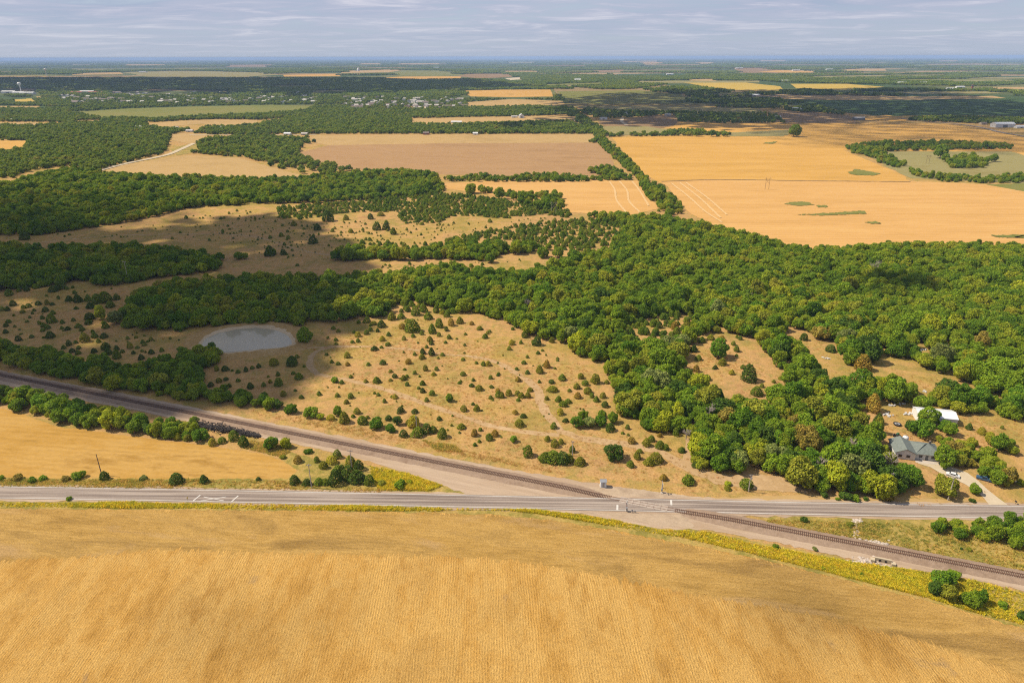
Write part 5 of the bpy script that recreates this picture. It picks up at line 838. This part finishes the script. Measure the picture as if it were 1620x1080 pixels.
# ------------------------------------------------------------------ poles
M_WOOD = plain('weathered_pole', (.46, .40, .34), .85, .2, 2); M_WOODB = plain('brown_pole', (.22, .15, .10), .9, .2, 2)
def pole(px, py, h, label, arm=1.2, mat=None, frame=False, can=False, rot=0):
    x, y = G(px, py); mat = mat or M_WOOD; o = tag(link('utility_pole', None, loc=(x, y, 0)), label, 'utility pole', 'utility poles'); o.rotation_euler.z = rot
    for s_ in ((-2.2, 2.2) if frame else (0,)): MB().tube([(s_, 0, -.2), (s_, 0, h)], [.2, .13], 8).obj('post', mat, o)
    if arm: MB().box(-(4.4 if frame else arm), -.08, h * (.88 if frame else .93), (4.4 if frame else arm), .08, h * (.88 if frame else .93) + .2).obj('crossarm', mat, o)
    if frame:
        for s_ in (-1, 1): MB().tube([(s_ * 2.1, .2, h * .45), (-s_ * 2.1, .2, h * .85)], .09, 6).obj('brace', mat, o)
    for s_ in (-1, 0, 1):
        if arm: MB().tube([(s_ * (4 if frame else arm * .85), 0, h * .95), (s_ * (4 if frame else arm * .85), 0, h * .95 + .3)], .07, 6).obj('insulator', M_STEEL, o)
    if can: MB().tube([(.35, -.25, h * .75), (.35, -.25, h * .75 + .9)], .25, 10).obj('transformer', M_STEEL, o)
pole(161, 751, 9.5, 'thin brown pole behind the small cedar on the highway verge', 0, M_WOODB); pole(204, 448, 17, 'tall pale pole standing out against the shaded woods', 1.5); pole(876, 339, 13, 'pale H-frame power pole at the corner of the peach field', 2, None, True); pole(1213, 300, 15, 'slim brown H-frame pole alone in the golden field', 2, M_WOODB, True); pole(1467, 259, 13, 'dark H-frame pole on the pale pasture at right', 2, M_WOODB, True)
pole(905.5, 721, 7, 'short grey pole beside the cedar between trail and track', .6); pole(659.5, 680, 7, 'short pale pole in the row of trees by the track', .6); pole(557, 744, 9.5, 'pale pole at the upper edge of the dark cedar clump', 1); pole(493, 771, 10.5, 'pale pole at the left end of the dark cedar clump', 1); pole(1184, 777.5, 7.5, 'pale pole with transformer beside the dark tree by the highway', .7, None, False, True); pole(1406, 778, 8.5, 'pale pole at the roadside corner of the woods', .7); pole(1499.5, 791, 10, 'tall pale pole in front of the round tree on the lawn', .7)
# ------------------------------------------------------------------ vehicles and yard things
def car(px, py, rot, paint, label, cat='car', name='parked_car', pickup=False):
    x, y = G(px, py); o = tag(link(name, None, loc=(x, y, 0)), label, cat); o.rotation_euler.z = math.radians(rot); s_ = []
    prof = [(-2.25, .45), (-2.3, .85), (-1.2, .98), (-.7, .98)] if not pickup else None
    top = [(-2.3, .88), (-1.35, 1.0), (-.75, 1.48), (.75, 1.52), (1.5, 1.02), (2.25, .82)] if not pickup else [(-2.7, 1.05), (-.9, 1.07), (-.75, 1.75), (.6, 1.78), (1.15, 1.15), (2.5, 1.0)]
    mb = MB(); n = len(top); v = []
    for sy in (-1, 1):
        for i, (a, z) in enumerate(top): w_ = .88 if z < 1.3 else .7; v += [(a, sy * w_, z), (a, sy * .9, .78), (a, sy * .85, .32)]
    f = []
    for i in range(n - 1):
        for k in (0, 1): a = i * 3 + k; f += [(a, a + 1, a + 4, a + 3)[::-1], (a + n * 3, a + 3 + n * 3, a + 4 + n * 3, a + 1 + n * 3)[::-1]]
        f += [(i * 3, i * 3 + 3, i * 3 + 3 + n * 3, i * 3 + n * 3), (i * 3 + 2, i * 3 + 2 + n * 3, i * 3 + 5 + n * 3, i * 3 + 5)]
    for i in (0, n - 1): f += [(i * 3, i * 3 + 1, i * 3 + 1 + n * 3, i * 3 + n * 3), (i * 3 + 1, i * 3 + 2, i * 3 + 2 + n * 3, i * 3 + 1 + n * 3)]
    mb.add(v, f).obj('body', paint, o)
    g = MB(); b0, b1 = (top[2], top[3])
    for p, q in ((top[1], top[2]), (top[3], top[4])):
        d = .02 if p is top[3] else -.02
        g.add([(p[0] + d + (q[0] - p[0]) * t_, sy * .66, p[1] + (q[1] - p[1]) * t_ + .03) for t_, sy in ((.15, -1), (.85, -1), (.85, 1), (.15, 1))], [(0, 1, 2, 3)])
    for sy in (-1, 1): g.add([(b0[0] + .05, sy * .74, b0[1] - .1), (b1[0] - .05, sy * .74, b1[1] - .1), (b1[0] + .3, sy * .89, 1.05), (b0[0] - .2, sy * .89, 1.05)], [(0, 1, 2, 3) if sy < 0 else (3, 2, 1, 0)])
    g.obj('window', M_GLASS, o)
    for sx_ in (-1.4, 1.4):
        for sy in (-1, 1):
            wh = MB().tube([(sx_, sy * .68, .33), (sx_, sy * .91, .33)], .33, 16).obj('wheel', M_BLACK, o); MB().tube([(sx_, sy * .88, .33), (sx_, sy * .925, .33)], .19, 12).obj('rim', M_STEEL, wh)
    return o
P_WH = plain('white_car_paint', (.75, .75, .74), .25, .03, .5, 0, .5); P_BL = plain('blue_car_paint', (.05, .12, .22), .3, .05, .5, 0, .5); P_GR = plain('silver_car_paint', (.42, .43, .44), .3, .04, .5, .3, .5)
car(1507, 753, -35, P_WH, 'white car parked beside the round tree and the driveway'); car(1557, 759, -35, P_BL, 'blue pickup truck parked right of the driveway', 'pickup', 'pickup_truck', True); car(1519, 733, -35, P_GR, 'silver car half hidden under the tree by the driveway'); car(1502, 722, 10, P_WH, 'white van-like car parked behind the tree beside the house')
def camper(px, py, rot, l_, label):
    x, y = G(px, py); o = tag(link('camper_trailer', None, loc=(x, y, 0)), label, 'trailer', 'camper trailers'); o.rotation_euler.z = math.radians(rot)
    pr = [(-l_ / 2, .7), (-l_ / 2 - .1, 1.5), (-l_ / 2 + .25, 2.6), (l_ / 2 - .5, 2.75), (l_ / 2, 2.1), (l_ / 2 - .1, .7)]; n = len(pr); v = [(a, s_ * 1.15, z) for s_ in (-1, 1) for a, z in pr]
    MB().add(v, [tuple(range(n)), tuple(range(2 * n - 1, n - 1, -1))] + [(i + n, (i + 1) % n + n, (i + 1) % n, i) for i in range(n)]).obj('body', M_WHITE, o)
    for a in (-1.2, .8): MB().box(a, -1.18, 1.5, a + .9, -1.155, 2.1).obj('window', M_GLASS, o)
    for s_ in (-1, 1): MB().tube([(-.2, s_ * .9, .35), (-.2, s_ * 1.13, .35)], .35, 14).obj('wheel', M_BLACK, o)
    MB().tube([(l_ / 2 - .2, 0, .55), (l_ / 2 + 1.2, 0, .5)], .07, 6).obj('drawbar', M_DKMET, o)
camper(1575, 747, -40, 4.2, 'smaller white camper trailer behind the olive tree row'); camper(1592, 758, -40, 6.5, 'larger white camper trailer behind the olive tree row')
x, y = G(1419, 672); tr_ = tag(link('trampoline', None, loc=(x, y, 0)), 'round dark trampoline with pale centre on the bare farmyard', 'trampoline')
MB().lathe([(1.65, .62), (1.65, .72), (1.15, .74), (1.15, .64)], 28).obj('pad', M_BLACK, tr_); MB().lathe([(1.14, .66), (.01, .62)], 28).obj('mat', plain('worn_mat', (.35, .34, .33), .8), tr_)
for i in range(6): a = i * 1.047; MB().tube([(1.5 * math.cos(a), 1.5 * math.sin(a), 0), (1.5 * math.cos(a), 1.5 * math.sin(a), .62)], .05, 6).obj('leg', M_STEEL, tr_)
x, y = G(1418, 690); mw = tag(link('tractor', None, loc=(x, y, 0)), 'small dark green tractor beside the trees left of the tank', 'tractor'); mw.rotation_euler.z = .6; M_GRN = plain('green_paint', (.03, .11, .04), .5)
MB().box(-.2, -.4, .6, 1.6, .4, 1.25).obj('hood', M_GRN, mw); MB().box(-1.2, -.45, .6, -.25, .45, .95).box(-1.25, -.35, .95, -1.05, .35, 1.5).obj('seat', M_BLACK, mw)
for sx_, r_ in ((-.9, .7), (1.2, .42)):
    for sy in (-1, 1): MB().tube([(sx_, sy * .55, r_), (sx_, sy * .85, r_)], r_, 16).obj('wheel', M_BLACK, mw)
MB().tube([(.0, 0, 1.25), (-.3, 0, 1.6)], .04, 6).obj('steering_column', M_STEEL, mw)
x, y = G(1606, 797); mb_ = tag(link('mailbox', None, loc=(x, y, 0)), 'black mailbox on a post by the driveway mouth', 'mailbox'); MB().tube([(0, 0, 0), (0, 0, 1.0)], .06, 6).obj('post', M_WOODB, mb_)
MB().add([(sx_ * .2, sy, z) for sy in (-.4, .4) for sx_, z in ((-1, 1.0), (1, 1.0), (1, 1.25), (.6, 1.42), (-.6, 1.42), (-1, 1.25))], [(0, 1, 2, 3, 4, 5), (11, 10, 9, 8, 7, 6)] + [(i + 6, (i + 1) % 6 + 6, (i + 1) % 6, i) for i in range(6)]).obj('box', M_BLACK, mb_)
x, y = G(228, 789); rs_ = tag(link('road_sign', None, loc=road_at(305, 786, -4.6)), 'small round level crossing warning sign on the highway edge', 'sign'); MB().tube([(0, 0, 0), (0, 0, 2.3)], .04, 6).obj('post', M_STEEL, rs_); MB().tube([(-.02, -.0, 2.3), (.02, 0, 2.3)], .42, 18).obj('panel', plain('yellow_sign', (.7, .5, .03), .5), rs_)
db = MB()
for px, py in ((1372, 659), (1409, 658), (1402, 655), (1308, 567), (1366, 598), (1429, 601), (1464, 620), (1408, 642), (1440, 655), (1435, 655), (1458, 554), (1426, 639), (1380, 700), (1520, 722), (1513, 719)):
    for _ in range(5): q = G(px + random.gauss(0, 2.5), py + random.gauss(0, 1)); a_ = random.uniform(.2, .9); db.box(q[0] - a_, q[1] - .3, .02, q[0] + a_, q[1] + .3, random.uniform(.2, .7), 0, random.uniform(0, 3), q)
tag(db.obj('yard_debris', plain('pale_scrap', (.6, .58, .55), .7, .3, .4)), 'pale scrap and boards lying about the farmyard and clearing', 'debris', kind='stuff')
# dead grey trees
for px, py, w_ in ((1406, 744, 5.0), (1345, 722, 4), (1296, 752, 3.5), (1120, 668, 4.5), (1380, 437, 7), (1085, 695, 3.2), (1180, 485, 5), (835, 492, 4)):
    x, y = G(px, py); mb = MB(); mb.tube([(0, 0, -.2), (.1, 0, w_ * .6), (.2, .1, w_ * 1.1)], [.22, .15, .06], 6); r_ = random.Random(px)
    for k in range(16):
        a = r_.uniform(0, 6.28); z0 = w_ * r_.uniform(.3, .9); l_ = w_ * r_.uniform(.35, .7); p1 = (l_ * .5 * math.cos(a), l_ * .5 * math.sin(a), z0 + l_ * .5); p2 = (l_ * math.cos(a + .3), l_ * math.sin(a + .3), z0 + l_ * .85); mb.tube([(.1, 0, z0), p1, p2], [.11, .08, .04], 5)
        for j in range(6): b_ = a + r_.uniform(-1, 1); mb.tube([p1, (p1[0] + l_ * .5 * math.cos(b_), p1[1] + l_ * .5 * math.sin(b_), p1[2] + l_ * r_.uniform(.1, .5))], [.06, .03], 4)
    o = mb.obj('bare_tree', plain('dead_wood', (.34, .28, .24), .9)); o.location = (x, y, 2.5 if px not in (1085, 1406) else .5)
    tag(o, {1406: 'bare grey tree crown at the roadside corner of the woods', 1345: 'bare grey branches deep in the woods left of the farmhouse', 1296: 'small bare grey tree low in the roadside woods', 1120: 'bare grey tree in the woods below the glade', 1380: 'large bare pinkish-grey tree in the right-hand woods', 1085: 'fallen pinkish brush pile at the top of the dirt lane', 1180: 'bare grey crown in the woods above the glade', 835: 'bare grey crown at the upper woods edge above the pasture'}[px], 'bare tree')
# ------------------------------------------------------------------ clouds overhead, outside the picture: they shade the land
M_CLOUD, t, b = newmat('cloud'); b.inputs['Base Color'].default_value = (.9, .9, .9, 1)
ip = N(t, 'ShaderNodeBsdfTransparent'); mx = N(t, 'ShaderNodeMixShader', i_Fac=.13); L(t, b.outputs[0], mx.inputs[1]); L(t, ip.outputs[0], mx.inputs[2]); L(t, mx.outputs[0], next(n for n in t.nodes if n.type == 'OUTPUT_MATERIAL').inputs[0])
IV, IF = ico(1)
def cloud(poly, alt, size, edge=.25, dens=1.0):
    g = Gn(poly) if not isinstance(poly, np.ndarray) else poly; sh_ = np.array((SUNV.x, SUNV.y)) / SUNV.z * alt
    x0, y0 = g.min(0); x1, y1 = g.max(0); ar = 0.5 * abs(np.dot(g[:, 0], np.roll(g[:, 1], 1)) - np.dot(g[:, 1], np.roll(g[:, 0], 1))); n = int(min(9000, dens * 2.6 * ar / size**2))
    V = []; Fq = []; got = 0
    while got < n:
        p = np.array((rng.uniform(x0 - size, x1 + size), rng.uniform(y0 - size, y1 + size))); e = size * edge * rng.normal(0, 1)
        j = np.array((rng.normal(0, 1), rng.normal(0, 1))) * size * edge
        if not inside([p + j], g)[0]: continue
        r_ = size * rng.uniform(.35, .75); v = IV * r_ * (1 + rng.normal(0, .08, (len(IV), 1))) * np.array((1, 1, .6)) + np.array((p[0] + sh_[0], p[1] + sh_[1], alt + rng.uniform(0, size * .6)))
        k = len(V) * len(IV); V.append(v); Fq += [tuple(i + k for i in f) for f in IF]; got += 1
    o = link('cloud', mesh('cloud', np.concatenate(V), Fq, M_CLOUD, True)); tag(o, kind='structure')
cloud([(-350, 345), (0, 352), (150, 374), (300, 356), (420, 340), (470, 350), (515, 385), (532, 440), (528, 488), (492, 530), (472, 590), (432, 632), (345, 644), (250, 636), (150, 630), (0, 628), (-350, 610)], 900, 20, .8, 2.1)
cloud([(-400, 296), (90, 318), (230, 322), (280, 335), (200, 360), (0, 372), (-400, 372)], 2500, 14, 2.5, .6)
cloud([(-900, 120), (0, 122), (300, 122), (560, 123.5), (740, 127), (830, 138), (700, 144), (560, 150), (480, 152), (300, 147), (0, 146), (-900, 149)], 1200, 90, .5, 1.5)
cloud([(890, 157), (960, 149), (1080, 145), (1250, 142), (1450, 138), (1560, 158), (1660, 170), (2000, 186), (2000, 200), (1640, 188), (1400, 190), (1240, 198), (1180, 204), (1000, 196), (900, 196), (800, 208), (830, 197), (872, 190)], 1000, 32, 1.2, .95)
cloud([(1240, 198), (1400, 190), (1640, 190), (2000, 200), (2000, 250), (1660, 240), (1400, 238), (1320, 232), (1200, 214), (1190, 205)], 3000, 13, 3.0, .36)
cloud([(1388, 452), (1410, 444), (1450, 445), (1475, 455), (1462, 466), (1420, 470), (1395, 463)], 800, 9, .8, 1.2)
cloud([(1170, 935), (1290, 925), (1400, 950), (1480, 985), (1400, 1005), (1270, 985), (1180, 960)], 2200, 4.5, 3, .32); cloud([(270, 985), (370, 950), (470, 970), (520, 1020), (420, 1060), (300, 1040)], 2200, 4.5, 3, .22)
# ------------------------------------------------------------------ haze
hz = MB().box(-50000, -3000, -1.5, 50000, 58000, 156); M_HZ = bpy.data.materials.new('haze'); M_HZ.use_nodes = True; t = M_HZ.node_tree; t.nodes.clear(); o_ = N(t, 'ShaderNodeOutputMaterial'); pv = N(t, 'ShaderNodeVolumePrincipled')
pv.inputs['Color'].default_value = (.42, .60, .93, 1); pv.inputs['Density'].default_value = 4.6e-5; pv.inputs['Anisotropy'].default_value = .0; L(t, pv.outputs[0], o_.inputs['Volume'])
tag(hz.obj('haze', M_HZ), kind='stuff')
